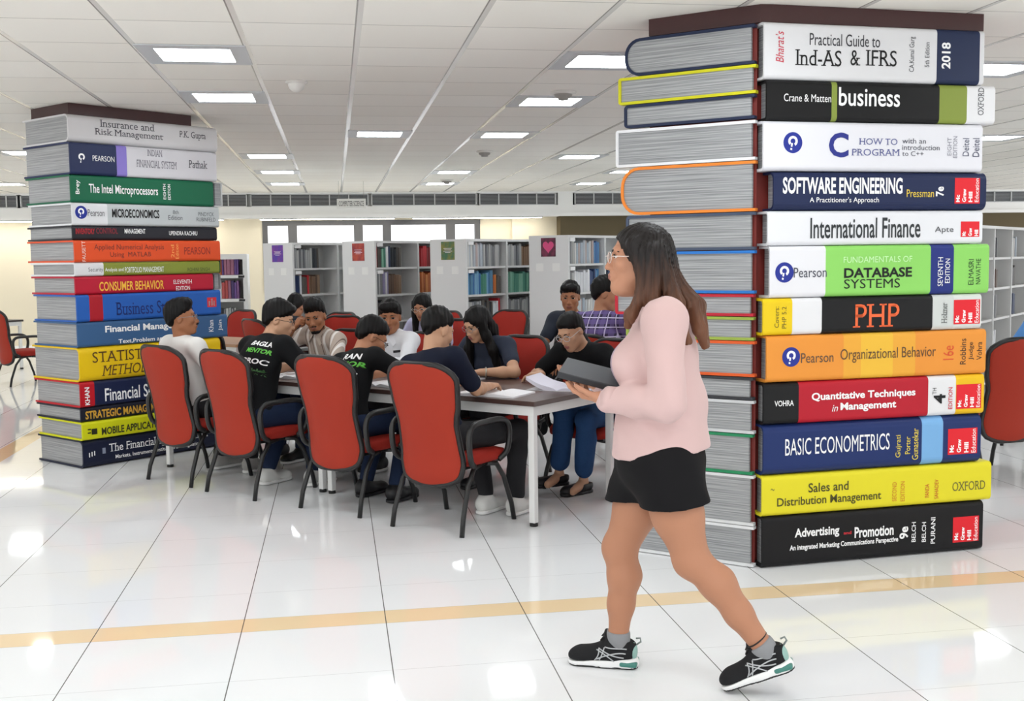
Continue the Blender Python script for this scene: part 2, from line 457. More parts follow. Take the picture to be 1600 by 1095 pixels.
def cov(c):
    h = c.strip('#'); return mat('book_cloth_'+h, tuple(int(h[i:i+2], 16)/255*.96 for i in (0, 2, 4)), .45, .22, bump=(9, .06))
def ink(c): return mat('ink_'+c.strip('#'), c, .5, .3)

class Frame:
    """a vertical face: origin o (front corner at the floor), along direction a, inward n"""
    def __init__(s, o, ang):
        s.o = np.array([o[0], o[1], 0.0]); s.ang = ang
        s.a = np.array([math.cos(ang), math.sin(ang), 0]); s.n = np.array([-s.a[1], s.a[0], 0])
    def px(s, x, y, off=0.0):               # (along, z) where the sight line of a pixel meets the face
        d = ray(x, y); q = s.o+s.n*off
        t = ((q-CP)@s.n)/(d@s.n); p = CP+d*t
        return float((p-q)@s.a), float(p[2])

def book_profile(D, h, t, r):
    """C-shaped case: outer and inner outline from the bottom board round the spine (at y=0) to the top board"""
    r = min(r, h*.45); k = 6
    outer = [(D, 0)]+[(r-r*math.sin(PI/2*i/k), r-r*math.cos(PI/2*i/k)) for i in range(k+1)]+[(r-r*math.cos(PI/2*i/k), h-r+r*math.sin(PI/2*i/k)) for i in range(k+1)]+[(D, h)]
    ri = max(r-t, .002)
    inner = [(D, t)]+[(t+ri-ri*math.sin(PI/2*i/k), t+ri-ri*math.cos(PI/2*i/k)) for i in range(k+1)]+[(t+ri-ri*math.cos(PI/2*i/k), h-t-ri+ri*math.sin(PI/2*i/k)) for i in range(k+1)]+[(D, h-t)]
    return outer, inner
def giant_book(name, o, ang, L, D, h, bands, label, z, group, t=.014, r=.03, mirror=False, inset=.014, pages=None, core=None):
    """bands: [(end along, colour)]; the case runs along x from 0 to L (or 0 to -L), the spine faces -y"""
    e = empty(name, (o[0], o[1], z), ang, label, 'giant book', group)
    outer, inner = book_profile(D, h, t, r); n = len(outer); sg = -1 if mirror else 1
    xs = [0.0]; cols = []
    for en, c in bands: xs.append(en); cols.append(c)
    uniq = list(dict.fromkeys(cols)); mb = MB()
    sm = []
    for i in range(len(cols)):
        vs = [(sg*x, y, zz) for x in (xs[i], xs[i+1]) for y, zz in outer]+[(sg*x, y, zz) for x in (xs[i], xs[i+1]) for y, zz in inner]
        fs = []
        for k in range(n-1):
            fs.append((k, k+1, n+k+1, n+k)); fs.append((2*n+k+1, 2*n+k, 3*n+k, 3*n+k+1))
        fs += [(0, n, 3*n, 2*n), (n-1, 3*n-1, 4*n-1, 2*n-1)]
        if i == 0: fs += [(k, 2*n+k, 2*n+k+1, k+1) for k in range(n-1)]
        if i == len(cols)-1: fs += [(n+k, n+k+1, 3*n+k+1, 3*n+k) for k in range(n-1)]
        mb.add(vs, fs, uniq.index(cols[i]))
    c = mb.build('cover', [cov(q) for q in uniq], e)
    p = MB(); x0, x1 = (inset, L-inset) if not mirror else (-L+inset, -inset)
    rr = max(r-t, .004); kk = 5; yb = t*.8
    prof = [(D-.02, t*.7), (yb+rr, t*.7)]+[(yb+rr-rr*math.sin(PI/2*i/kk), t*.7+rr-rr*math.cos(PI/2*i/kk)) for i in range(1, kk)]+[(yb, t*.7+rr), (yb, h-t*.7-rr)]+[(yb+rr-rr*math.cos(PI/2*i/kk), h-t*.7-rr+rr*math.sin(PI/2*i/kk)) for i in range(1, kk)]+[(yb+rr, h-t*.7), (D-.02, h-t*.7)]
    m = len(prof)
    p.add([(x, y, zz) for x in (x0, x1) for y, zz in prof], [tuple(range(m)), tuple(range(2*m-1, m-1, -1))]+[(k, m+k, m+(k+1) % m, (k+1) % m) for k in range(m)])
    p.build('page_block', pages or PG, e)
    return e, c
def spine_text(fr, cover, off, z, specs):
    """specs: (text, x0, x1, yc, h, colour[, rot, style]) measured on the photo; one lettering mesh for the spine"""
    pend = {}; big = max([q for q in specs if q[0][0] != '#'], key=lambda q: (q[2]-q[1])*q[4])
    nsq = [0]
    def flush(name, mb, cols): mb.build(name, [ink(q) for q in cols], cover)
    mb = MB(); cols = []; cur = None
    for sp in specs:
        nm = 'publisher_badge' if (sp[0] in ('#disc', '#mark') or (sp[0] == '#rect' and cur != 'publisher_square')) else 'title' if sp is big else 'lettering'
        if sp[0] == '#rect': nm = 'publisher_square'
        if cur == 'publisher_square' and sp[0] in ('Mc', 'Graw', 'Hill', 'Education'): nm = cur
        if cur is not None and (nm != cur or nm == 'lettering'): flush(cur, mb, cols); mb = MB(); cols = []
        cur = nm
        txt, x0, x1, yc, hh, c = sp[:6]; rot = sp[6] if len(sp) > 6 else 0; st = sp[7] if len(sp) > 7 else ''
        xm = (x0+x1)/2
        s0, _ = fr.px(x0, yc, off); s1, _ = fr.px(x1, yc, off); sm_, za = fr.px(xm, yc-hh/2, off); _, zb_ = fr.px(xm, yc+hh/2, off)
        w, h = s1-s0, za-zb_; cx, cz = (s0+s1)/2, (za+zb_)/2-z
        if c not in cols: cols.append(c)
        mi = cols.index(c); lift = -.0018
        if txt == '#rect':
            mb.add([(cx-w/2, -.0012, cz-h/2), (cx+w/2, -.0012, cz-h/2), (cx+w/2, -.0012, cz+h/2), (cx-w/2, -.0012, cz+h/2)], [(0, 1, 2, 3)], mi); continue
        if txt == '#disc':
            k = 28; mb.add([(cx+w/2*math.cos(2*PI*i/k), -.0012, cz+w/2*math.sin(2*PI*i/k)) for i in range(k)], [tuple(range(k))], mi); continue
        if txt == '#mark':               # the round-headed p of the publisher's badge, leaning
            k = 22; R = w*.19; th = w*.06; vs = []; fs = []
            for i in range(k+1):
                a = math.radians(-60+285*i/k)
                for q in (R-th, R+th): vs.append((cx+q*math.cos(a), lift, cz+w*.07+q*math.sin(a)))
            fs = [(2*i, 2*i+1, 2*i+3, 2*i+2) for i in range(k)]
            mb.add(vs, fs, mi)
            mb.add([(cx-w*.10, lift, cz-w*.02), (cx, lift, cz-w*.03), (cx-w*.03, lift, cz-w*.20), (cx-w*.11, lift, cz-w*.19)], [(0, 1, 2, 3)], mi)
            mb.add([(cx-w*.14, lift, cz-w*.34), (cx-w*.05, lift, cz-w*.36), (cx-w*.04, lift, cz-w*.27), (cx-w*.13, lift, cz-w*.25)], [(0, 1, 2, 3)], mi); continue
        v, f = fit_text(txt, w, h, rot, bold=.012 if 'b' in st else (.028 if 'B' in st else 0.0), serif='s' in st, shear=.25 if 'i' in st else 0)
        mb.add([(cx+a_, lift, cz+b_) for a_, b_ in v], f, mi)
    flush(cur, mb, cols)

def mcgraw(x0, x1, y0, y1, edu=True):
    """red square with white upright words"""
    w = x1-x0; h = y1-y0; ym = (y0+y1)/2
    out = [('#rect', x0, x1, ym, h, '#e0202c')]
    k = 4 if edu else 3; cw_ = w/k
    wd = ['Mc', 'Graw', 'Hill', 'Education'][:k]; fr_ = [.28, .52, .40, .92]
    for i, s in enumerate(wd):
        cx = x0+cw_*(i+.5); hh = h*fr_[i]
        out.append((s, cx-cw_*.30, cx+cw_*.30, y1-h*.06-hh/2, hh, '#ffffff', 90, 'B' if i < 3 else ''))
    return out
def badge(x, y, r, bg='#23318f'):
    o = [('#disc', x-r, x+r, y, 2*r, bg)] if bg else []
    return o+[('#mark', x-r, x+r, y, 2*r, '#ffffff')]

W = '#f4f4f4'; K = '#151516'
# ---------------------------------------------- left stack
LF = Frame(at_z(131, 733), math.radians(41.8))
LD = 0.66
ll = math.hypot(LF.o[0], LF.o[1])
def left_z(y):
    d = ray(121, y); return EYE+d[2]*ll/math.hypot(d[0], d[1])
G_L = 'giant books stacked round the left column'
left = [  # y top, y bottom, right end px, y there, bands (px end, colour), label, texts, protrusion
 (177, 221, 339, 215, [(None, '#dcdadb')], 'giant pale grey book titled Insurance and Risk Management, topmost of its stack',
  [('Insurance and', 156, 241, 196.3, 11, '#44424a', 0, 's'), ('Risk Management', 148, 255, 211, 13, '#44424a', 0, 's'), ('P.K. Gupta', 280, 321, 212.5, 13, '#44424a', 0, 's')], .0),
 (221, 272, 338, 255, [(182, '#2a3358'), (198, '#8f7fd0'), (None, '#dad8dc')], 'giant book with navy, lilac and pale grey spine titled Indian Financial System',
  badge(127.4, 246.4, 10, None)+[('PEARSON', 144.6, 178.6, 248, 8.5, W), ('INDIAN', 229.6, 253.4, 239.5, 10, '#77757e', 0, 's'), ('FINANCIAL SYSTEM', 213, 276, 257, 11.5, '#77757e', 0, 's'), ('Pathak', 294.5, 324, 257, 12, '#4a4850', 0, 's')], -.006),
 (272, 316, 333, 300, [(None, '#1e6a4b')], 'giant dark green book titled The Intel Microprocessors',
  [('Brey', 117.5, 125.5, 292, 22, W, 90, 'b'), ('The Intel Microprocessors', 139, 246.6, 298.4, 18, W, 0, 'b'), ('EIGHTH', 254.8, 259, 299.5, 24, W, 90, 'b'), ('EDITION', 262, 266.4, 300, 24, W, 90, 'b')], .004),
 (316, 352, 342, 338, [(168, '#e9eaec'), (None, '#c6cbcc')], 'giant white and light grey book titled Microeconomics',
  badge(126.6, 331.6, 9.5)+[('Pearson', 137, 163, 332.5, 10.5, '#55565c'), ('MICROECONOMICS', 175, 248.8, 333.8, 13.5, '#141416', 0, 'B'), ('8th', 270, 279, 331.5, 6, '#55565c'), ('Edition', 263, 285, 340, 7.5, '#55565c'), ('PINDYCK', 309.6, 334, 334.7, 6, '#55565c'), ('RUBINFELD', 307, 336.4, 343, 6, '#55565c')], -.002),
 (352, 375, 339, 365, [(None, '#2b2b31')], 'giant thin black book titled Inventory Control Management',
  [('INVENTORY', 118, 148, 361.2, 9, '#b22a33', 0, 'B'), ('CONTROL', 150, 184, 360.8, 9, '#7d2a33', 0, 'B'), ('MANAGEMENT', 194.5, 227, 361.2, 7.5, W, 0, 'b'), ('UPENDRA KACHRU', 264, 308, 364.4, 6.5, W, 0, 'b')], .006),
 (375, 410, 344, 392, [(None, '#e9562a')], 'giant orange-red book titled Applied Numerical Analysis Using MATLAB',
  [('FAUSETT', 128, 133.5, 392.5, 32, '#f3dcd2', 90), ('Applied Numerical Analysis', 147, 256, 387, 10.5, '#74352c'), ('Using  MATLAB', 172, 236, 398.3, 9.5, '#74352c'), ('2nd', 267, 272, 392.5, 20, '#f4a75a', 90), ('Edition', 274, 279, 392.5, 23, '#f4a75a', 90), ('PEARSON', 287.7, 328, 391.8, 11.5, '#8a2f25')], -.01),
 (410, 432, 343, 420, [(162, '#e8e8ea'), (None, '#8b953c')], 'giant thin white and olive book titled Security Analysis and Portfolio Management',
  [('Security', 138, 161, 422, 8.5, '#6b6c70'), ('Analysis and', 164, 193, 421.8, 7.5, W), ('PORTFOLIO MANAGEMENT', 195, 256, 421, 8.5, W), ('ROHINI SINGH', 293, 327.4, 420.7, 5.5, '#4a4f2a')], -.004),
 (432, 461, 333, 442, [(None, '#bf2038')], 'giant crimson book titled Consumer Behavior',
  [('CONSUMER BEHAVIOR', 155, 256, 446, 14, '#f4bd44', 0, 'b'), ('ELEVENTH', 271, 299.5, 440, 6.5, W), ('EDITION', 275, 296.7, 450, 6.5, W)], .002),
 (461, 504, 345, 478, [(140, '#2a62b8'), (161, '#b3202c'), (None, '#2a62b8')], 'giant bright blue book with a red band titled Business Statistics',
  [('Business Statistics', 180.6, 301, 479.5, 20, '#1d2f6e', 0, 's'), ('#rect', 323.6, 338, 472, 15, '#d6303a'), ('#rect', 326, 328.2, 474, 7, W), ('#rect', 329.8, 332, 472, 11, W), ('#rect', 333.6, 335.8, 473.5, 8, W)], -.006),
 (504, 544, 355, 508, [(None, '#3f6490')], 'giant slate blue book titled Financial Management by Khan and Jain',
  [('Financial Management', 164, 300.6, 511.5, 13, W, 0, 'B'), ('Text,Problem and Cases', 185, 285, 530, 7.5, W, 0, 'b'), ('Khan', 326, 333.5, 509, 18, W, 90), ('Jain', 341, 348, 508, 17, W, 90)], .002),
 (544, 598, 345, 560, [(None, '#f2c918')], 'giant thick yellow book titled Statistical Methods',
  [('STATISTICAL', 144, 266, 553.5, 16.5, '#5a3d1e', 0, 's'), ('METHODS', 158.5, 241, 575.5, 16, '#5a3d1e', 0, 'si')], -.008),
 (598, 638, 345, 600, [(148, '#c41e2b'), (None, '#1f2748')], 'giant navy book with a red end titled Financial Services',
  [('KHAN', 132.5, 140, 619, 28, W, 90, 'B'), ('Financial Services', 163.6, 275, 610.5, 20, W, 0, 'b')], .0),
 (638, 661, 345, 628, [(None, '#20212f')], 'giant thin black book titled Strategic Management in gold',
  [('STRATEGIC MANAGEMENT', 133, 262, 641, 12.5, '#d6a43c', 0, 'B')], .008),
 (661, 690, 345, 650, [(None, '#dfe01c')], 'giant lime yellow book titled Mobile Applications',
  [('#rect', 143, 152, 674, 9, '#2a2b18'), ('#rect', 137, 142, 671, 2, '#2a2b18'), ('#rect', 137, 142, 676.5, 2, '#2a2b18'), ('MOBILE APPLICATIONS', 158.5, 264, 666.5, 11.5, '#3a3b20', 0, 'B')], -.004),
 (690, 733, 345, 690, [(None, '#1b2038')], 'giant navy book titled The Financial System, bottom of its stack',
  [('The Financial System in India', 170, 325, 689.5, 16, W, 0, 's'), ('Markets, Instruments, Institutions and Regulations', 180, 316, 703, 7.5, W, 0, 'b'), ('#rect', 139, 140.6, 711, 7, W), ('#rect', 143, 144.6, 709.5, 7, W), ('#rect', 147, 148.6, 708, 7, W), ('#rect', 160, 165, 704, 9, '#8a90a4')], .0),
]
zs = [left_z(q[0]) for q in left]+[0.002]
for i, (y0, y1, xr, yr, bands, label, tx, off) in enumerate(left):
    z1, z0 = zs[i]-.001, zs[i+1]+.001
    ym = (y0+y1)/2
    L = LF.px(xr, yr, off)[0]
    bb = [((LF.px(e, ym, off)[0] if e else L), c) for e, c in bands]
    o = LF.o+LF.n*off
    ex = [0, .02, -.005, -.02, .0, .03, -.01, -.02, -.03, -.02, .03, .01, -.01, -.02, .0][i]
    e, c = giant_book('giant_book', o, LF.ang, L, LD+ex, z1-z0, bb, label, z0, G_L, t=.013, r=.045 if i in (0, 10, 14) else .022, pages=PGL)
    spine_text(LF, c, off, z0, tx)
capL = MB().prism([tuple((LF.o+LF.a*x+LF.n*y)[:2]) for x, y in ((.04, .06), (1.10, .06), (1.10, .60), (.04, .60))], zs[0]-.0005, HC-.001)
maroon = mat('dark_maroon_laminate', '#3d1c1c', .4)
struct('pillar_left', capL, maroon)
# books of the next face showing past the right ends of the left stack
for (i0, i1, p0, p1, c, lb) in ((2, 2, 333, 347, '#d5d6d6', 'giant white-covered book end peeking out behind the green microprocessors book'),
                                (5, 6, 344.4, 347.5, '#1f4a35', 'giant dark green book end peeking out behind the orange-red book'),
                                (7, 7, 333, 345, '#8a8b8c', 'giant grey book end peeking out behind the crimson book')):
    z1, z0 = zs[i0]-.002, zs[i1+1]+.002
    ym = (left[i0][0]+left[i1][1])/2
    a0 = LF.px(p0, ym, .03)[0]+.006; a1 = LF.px(p1, ym, .03)[0]
    if i0 == 5: a0 = LF.px(344, 400, -.004)[0]+.004; a1 = a0+.022
    giant_book('giant_book', LF.o+LF.a*a1+LF.n*.03, LF.ang+PI/2, .58, a1-a0, z1-z0, [(.58, c)], lb, z0, G_L, t=.01, r=.015, pages=PGL)

# ---------------------------------------------- right stack
RF = Frame(at_z(1191, 889), math.radians(5.2))
rl = math.hypot(RF.o[0], RF.o[1])
def right_z(y):
    d = ray(1190, y); return EYE+d[2]*rl/math.hypot(d[0], d[1])
G_R = 'giant books on the front of the right column'
right = [  # y bottom, left px, right px, bands, label, texts
 (123.5, 1194, 1538, [(1464, '#e4e4e6'), (1531, '#26304f'), (None, '#e4e4e6')], 'giant white book with a navy end titled Practical Guide to Ind-AS and IFRS',
  [('Practical Guide to', 1265, 1375, 63, 19, '#3a3a40'), ('Ind-AS', 1242.4, 1314.6, 90.5, 25, K, 0, 's'), ('&', 1328.6, 1344, 90.5, 24, K, 0, 's'), ('IFRS', 1352.5, 1401, 91, 25, K, 0, 's'),
   ("Bharat's", 1211.5, 1224.6, 73, 49, '#c8374a', 90, 'i'), ('CA.Kamal Garg', 1420.6, 1430.5, 85, 55, '#4a4a50', 90), ('5th Edition', 1445, 1452, 85.5, 39, '#4a4a50', 90), ('2018', 1471, 1485, 87, 41, W, 90, 'B')]),
 (188, 1198, 1555, [(1299.5, K), (1308, '#8b9b45'), (1468, K), (1511, '#8b9b45'), (None, '#eeeef0')], 'giant black book with olive bands titled business',
  [('Crane & Matten', 1224.6, 1298.5, 153, 12, W), ('business', 1310.5, 1406, 151.8, 29, W, 0, 'b'), ('OXFORD', 1528, 1537, 158.5, 43, '#55555a', 90, 's')]),
 (267, 1193, 1535, [(None, '#ebebf1')], 'giant white book titled C How to Program with a blue round badge',
  badge(1238.7, 222.8, 14.8)+[('C', 1294.8, 1325.7, 226.5, 39, '#2a3287', 0, 'B'), ('HOW TO', 1342, 1402, 221.3, 10, '#5a5f96', 0, 's'), ('PROGRAM', 1330, 1406, 238, 10.5, '#5a5f96', 0, 's'), ('with an', 1409.5, 1446.6, 220.3, 8, '#50505c'), ('introduction', 1409.5, 1468, 230.6, 8, '#50505c'), ('to C++', 1409.5, 1443, 240, 7.5, '#50505c'),
   ('EIGHT', 1480, 1486.5, 229, 28, '#8d8d99', 90), ('EDITION', 1489, 1495.5, 230, 34, '#8d8d99', 90), ('Deitel', 1504, 1514, 230, 28, '#55586e', 90), ('Deitel', 1519.6, 1530, 230.5, 29, '#55586e', 90)]),
 (329.5, 1209, 1541, [(None, '#222c50')], 'giant navy book titled Software Engineering',
  [('SOFTWARE ENGINEERING', 1223, 1410, 290, 26, W, 0, 'B'), ("A Practitioner's Approach", 1265, 1373, 313.2, 10.5, W), ('Pressman', 1416.5, 1459, 302, 12, '#e3c64a'), ('7e', 1462, 1474.6, 299, 15, W, 90, 'B')]+mcgraw(1491.6, 1530.8, 278, 318)),
 (384.5, 1200, 1535, [(None, '#ecedf1')], 'giant white book titled International Finance',
  [('International Finance', 1266, 1438, 356, 32, '#2f3336', 0, 'b'), ('Apte', 1460.6, 1489.5, 359.5, 11.5, '#4a4c50')]+mcgraw(1501, 1530, 346, 370, False)),
 (466.5, 1203, 1545, [(1290, '#ededf1'), (1454, '#93da6a'), (1490, '#27357f'), (None, '#93da6a')], 'giant white, green and blue book titled Fundamentals of Database Systems',
  badge(1225.5, 425.6, 14.5)+[('Pearson', 1240, 1291.5, 425.5, 15.5, '#4a4c58'), ('FUNDAMENTALS OF', 1318, 1425, 405, 9.5, '#c9efb5'), ('DATABASE', 1318.7, 1424.7, 425.6, 15.5, '#121414', 0, 'B'), ('SYSTEMS', 1318.7, 1406, 442.8, 14.5, '#1d221c'),
   ('SEVENTH', 1465, 1473, 424.5, 45, W, 90), ('EDITION', 1476.5, 1484, 423, 38, W, 90), ('ELMASRI', 1513, 1521, 425, 40, '#35502f', 90), ('NAVATHE', 1524.6, 1532, 424, 40, '#35502f', 90)]),
 (525, 1192.5, 1533, [(1238, '#f2cf1b'), (1284, '#ececee'), (1457, '#161617'), (1490, '#d5d9d6'), (1530, '#dfe2df'), (None, '#dfe2df')], 'giant yellow, white and black book titled PHP in orange letters',
  [('Covers:', 1210, 1217, 495.5, 33, '#6d5f1e', 90), ('PHP 5.2', 1221.5, 1228.5, 496, 34, '#6d5f1e', 90), ('PHP', 1332.7, 1405, 492.7, 36, '#ef6a3a', 0, 's'), ('Holzner', 1471, 1479.6, 489, 32, '#4c4f4e', 90, 's')]+mcgraw(1490, 1531, 468, 506)),
 (599, 1198, 1540, [(1318, '#f09a3e'), (1345, '#f2ae3f'), (1395, '#f4c040'), (1430, '#f2ae3f'), (None, '#f09a3e')], 'giant orange book titled Organizational Behavior',
  badge(1236, 557.6, 14)+[('Pearson', 1251.5, 1302, 558.5, 15.5, '#5a4a3c'), ('Organizational Behavior', 1313, 1462, 553.5, 22, '#5f4630'), ('16e', 1473.4, 1490, 551, 22, '#d9512c', 90), ('Robbins', 1500, 1509, 549, 40, '#3f3226', 90), ('Judge', 1513.4, 1521.7, 548, 28, '#3f3226', 90), ('Vohra', 1526, 1534, 548, 28, '#3f3226', 90)]),
 (665, 1193, 1537, [(1248, K), (1450, '#bd1f30'), (1493, '#ececee'), (None, '#f4c41f')], 'giant red book with black, white, yellow ends titled Quantitative Techniques in Management',
  [('VOHRA', 1210, 1240, 630, 9, W, 0, 'b'), ('Quantitative Techniques', 1268, 1430, 617.5, 15, W, 0, 'B'), ('in', 1299.7, 1309, 637.5, 10, W, 0, 'i'), ('Management', 1313, 1400, 634.5, 15, W, 0, 'B'), ('4', 1458.5, 1477, 623, 15, K, 90, 'B'), ('TH', 1457, 1463, 611, 10, K, 90), ('EDITION', 1481.7, 1488, 622, 34, '#c83a45', 90, 'b')]+mcgraw(1494, 1533, 600, 638)),
 (744.5, 1193, 1532, [(1440, '#22346a'), (1473, '#7fb6e8'), (None, '#22346a')], 'giant navy book with a light blue band titled Basic Econometrics',
  [('BASIC ECONOMETRICS', 1226.7, 1389.7, 694, 26, W), ('Gujrati', 1399, 1409, 697, 35, '#e4cf4e', 90), ('Porter', 1414, 1422, 695.5, 27, '#e4cf4e', 90), ('Gunasekar', 1425, 1434.5, 693.5, 49, '#e4cf4e', 90)]+mcgraw(1481, 1526.6, 669, 709)),
 (808.5, 1191, 1548, [(None, '#ece02f')], 'giant bright yellow book titled Sales and Distribution Management',
  [('Sales and', 1263, 1325.7, 760, 14.5, '#4c4a20', 0, 'b'), ('Distribution Management', 1214, 1376.5, 781, 17, '#4c4a20', 0, 'b'), ('SECOND', 1394, 1400.5, 768, 30, '#d07a2a', 90), ('EDITION', 1407, 1413.5, 767.5, 31, '#d07a2a', 90), ('PANDA', 1445, 1451.6, 766.5, 21, '#c8452c', 90), ('SAHADEV', 1460, 1466, 764, 30, '#c8452c', 90), ('OXFORD', 1488, 1539, 758.5, 14, '#6d6a35', 0, 's'), ('~', 1204, 1210, 765, 4, '#8d8a30', 0)]),
 (889, 1191, 1535, [(None, '#161517')], 'giant black book titled Advertising and Promotion, bottom of its stack',
  [('Advertising', 1241.6, 1311, 832, 18, W, 0, 'B'), ('and', 1318, 1330, 832, 5, '#c8323c', 0, 'B'), ('Promotion', 1335, 1396, 829.5, 17, W, 0, 'B'), ('An integrated Marketing Communications Perspective', 1233.7, 1403, 850, 10.5, W, 0, 'B'), ('9e', 1405, 1419, 832, 19, W, 90, 'B'), ('BELCH', 1424, 1430.5, 831, 31, W, 90, 'b'), ('BELCH', 1440, 1446.5, 831, 31, W, 90, 'b'), ('PURANI', 1454, 1461, 828.5, 41, W, 90, 'b')]+mcgraw(1488.7, 1529, 806.7, 846)),
]
zr = [right_z(33)]+[right_z(q[0]) for q in right]; zr[-1] = .002
RDEP = .115
for i, (yb_, xl, xr, bands, label, tx) in enumerate(right):
    z1, z0 = zr[i]-.001, zr[i+1]+.001
    ym = yb_-(yb_-([33]+[q[0] for q in right])[i])/2
    s0, s1 = RF.px(xl, ym)[0], RF.px(xr, ym)[0]
    bb = [((RF.px(e, ym)[0] if e else s1)-s0, c) for e, c in bands]
    o = RF.o+RF.a*s0
    e, c = giant_book('giant_book', o, RF.ang, s1-s0, RDEP, z1-z0, bb, label, z0, G_R, t=.012, r=.04 if i in (3, 9) else .024, inset=.02)
    fr_ = Frame(o, RF.ang)
    spine_text(fr_, c, 0.0, z0, tx)
# books on the left-hand chamfer, page ends outward
AL = math.radians(139.0)-PI                         # from the far end towards the corner
lo_f = at_z(993, 861); co_f = at_z(1187, 889)
ca, sa = math.cos(AL), math.sin(AL)
rl2 = math.hypot(co_f[0], co_f[1])
def rl_z(y):
    d = ray(1186, y); return EYE+d[2]*rl2/math.hypot(d[0], d[1])
CHF = Frame(co_f, AL+0)                             # along towards the corner, origin at the corner
G_C = 'giant books on the chamfer of the right column, page edges outward'
cham = [  # y top, y bottom (at the corner), px of the far end and y there, cover, spine roundness, label
 (35, 98, 976, 92, '#27304a', .09, 'giant navy-covered book with a rounded spine seen from its page end, under the maroon cap'),
 (98.5, 144.5, 966, 138, '#d3cf24', .015, 'giant thin yellow-covered book seen from its page end'),
 (145, 184, 975, 175, '#27304a', .02, 'giant thin navy-covered book below the yellow-covered one, seen from its page end'),
 (186, 249, 962, 228, '#ececee', .015, 'giant white-covered book seen from its page end, above the orange-edged one'),
 (249.5, 329.5, 970, 297, '#ee8a35', .1, 'giant thick book with orange rounded cover seen from its page end'),
 (330, 390, 978, 365, '#4a5468', .02, 'giant slate-covered book seen from its page end, above the dark hair of the walking woman'),
 (390.5, 459, 980, 425, '#2f78c8', .02, 'giant blue-covered book seen from its page end behind the brown hair'),
 (459.5, 495, 961, 475, '#c02a3a', .015, 'giant thin red-covered book whose corner shows left of the walking woman'),
 (495.5, 533, 978, 515, '#9cb04c', .015, 'giant thin olive-green-covered book seen from its page end behind the pink shirt'),
 (533.5, 590, 978, 560, '#e2602c', .015, 'giant orange-covered book seen from its page end behind the pink shirt'),
 (590.5, 626.5, 982, 610, '#3a3b3f', .015, 'giant thin charcoal-covered book seen from its page end behind the pink shirt'),
 (627, 679.5, 980, 655, '#d0d2d3', .015, 'giant pale-covered book seen from its page end, above the green-covered one'),
 (680, 744, 984, 705, '#2c8a5c', .015, 'giant green-covered book seen from its page end beside the black shorts'),
 (744.5, 824, 988, 780, '#e0e1e2', .015, 'giant thick white-covered book second from the floor, seen from its page end'),
 (824.5, 888, 992, 850, '#e8e9ea', .015, 'giant white-covered book resting on the floor, seen from its page end'),
]
for i, (y0, y1, xl, yl, c, r, lb) in enumerate(cham):
    z1, z0 = rl_z(y0)-.001, max(.002, rl_z(y1)+.001)
    s = -CHF.px(xl, yl)[0]
    o = CHF.o-CHF.a*s
    ends = s-(.012, 0, .01, .004, 0, .006, .004, .012, .01, 0, .012, .004, .014, .004, .0)[i]*.6-.032
    giant_book('giant_book', o, AL-PI/2, .036, ends, z1-z0, [(.036, c)], lb, z0, G_C, t=.014, r=r, mirror=True, inset=.008)
    
# the column they are fixed to
def P2(fr, a, n): return tuple((fr.o+fr.a*a+fr.n*n)[:2])
core = [P2(RF, -.014, RDEP+.004), P2(RF, 1.22, RDEP+.004), P2(RF, 1.22, .9), P2(CHF, -.60, .62), P2(CHF, -.60, .040), P2(CHF, -.040, .040)]
struct('pillar_right', MB().prism(core, 0, zr[0]-.001), mat('maroon_column', '#7a2a24', .5))
capR = [P2(RF, .05, .03), P2(RF, 1.21, .03), P2(RF, 1.21, .95), P2(CHF, -.60, .66), P2(CHF, -.60, .03), P2(CHF, -.02, .03)]
struct('trim_2', MB().prism(capR, zr[0]+.002, HC-.001), maroon)
# ------------------------------------------------------------------ reading tables and red chairs
TO = np.array([1.09, 6.10]); TU = np.array([-.701, .713]); TV = np.array([.713, .701])
def tp(u, v, z=0.0):
    p = TO+TU*u+TV*v; return (float(p[0]), float(p[1]), z)
FWD = math.atan2(TV[1], TV[0])-PI/2       # turn that makes local +y look across the table
TH = .725
walnut = mat('walnut_laminate', '#4d3a35', .28, .5, vary=.12, bump=None)
wmet = mat('white_powder_coat', '#e6e6e4', .35, .5); blk = mat('black_rubber', '#161616', .6)
def table(u0, v0, L, Wd, label, top=walnut, th=TH):
    e = empty('reading_table', tp(u0, v0), math.atan2(TU[1], TU[0]), label, 'table', 'dark reading tables')
    # local x along the table, local -y away from the chairs on the near side
    MB().rbox(0, -Wd, th-.028, L, 0, th, .004).build('table_top', top, e)
    a = MB(); i = .02; h0, h1 = th-.085, th-.029
    for b_ in ((i, -.045, L-i, -i), (i, -Wd+i, L-i, -Wd+.045), (i, -Wd+.045, .045, -.045), (L-.045, -Wd+.045, L-i, -.045)): a.box(b_[0], b_[1], h0, b_[2], b_[3], h1)
    a.build('apron_frame', wmet, e)
    for x in (.022, L-.062):
        for y in (-.062, -Wd+.022):
            lg = MB().rbox(x, y, .02, x+.04, y+.04, h0+.001, .004).build('leg', wmet, e)
            MB().lathe([(0, 0), (.024, 0), (.024, .015), (.016, .0205), (0, .0205)], 12, 0, (x+.02, y+.02, 0)).build('foot', blk, lg)
    return e
table(0, 0, 1.72, .92, 'dark walnut reading table with white legs, nearest one, under the open books')
table(1.722, 0, 1.72, .92, 'dark walnut reading table joined behind the nearest one, between the men in black shirts')
red = mat('red_upholstery', '#9c2a20', .75, .2, bump=(160, .12))
redd = mat('red_vinyl_shell', '#a53423', .55, .2, bump=(120, .05))
steel = mat('black_steel_tube', '#191919', .38, .5); pip = mat('black_edge_piping', '#141212', .4)

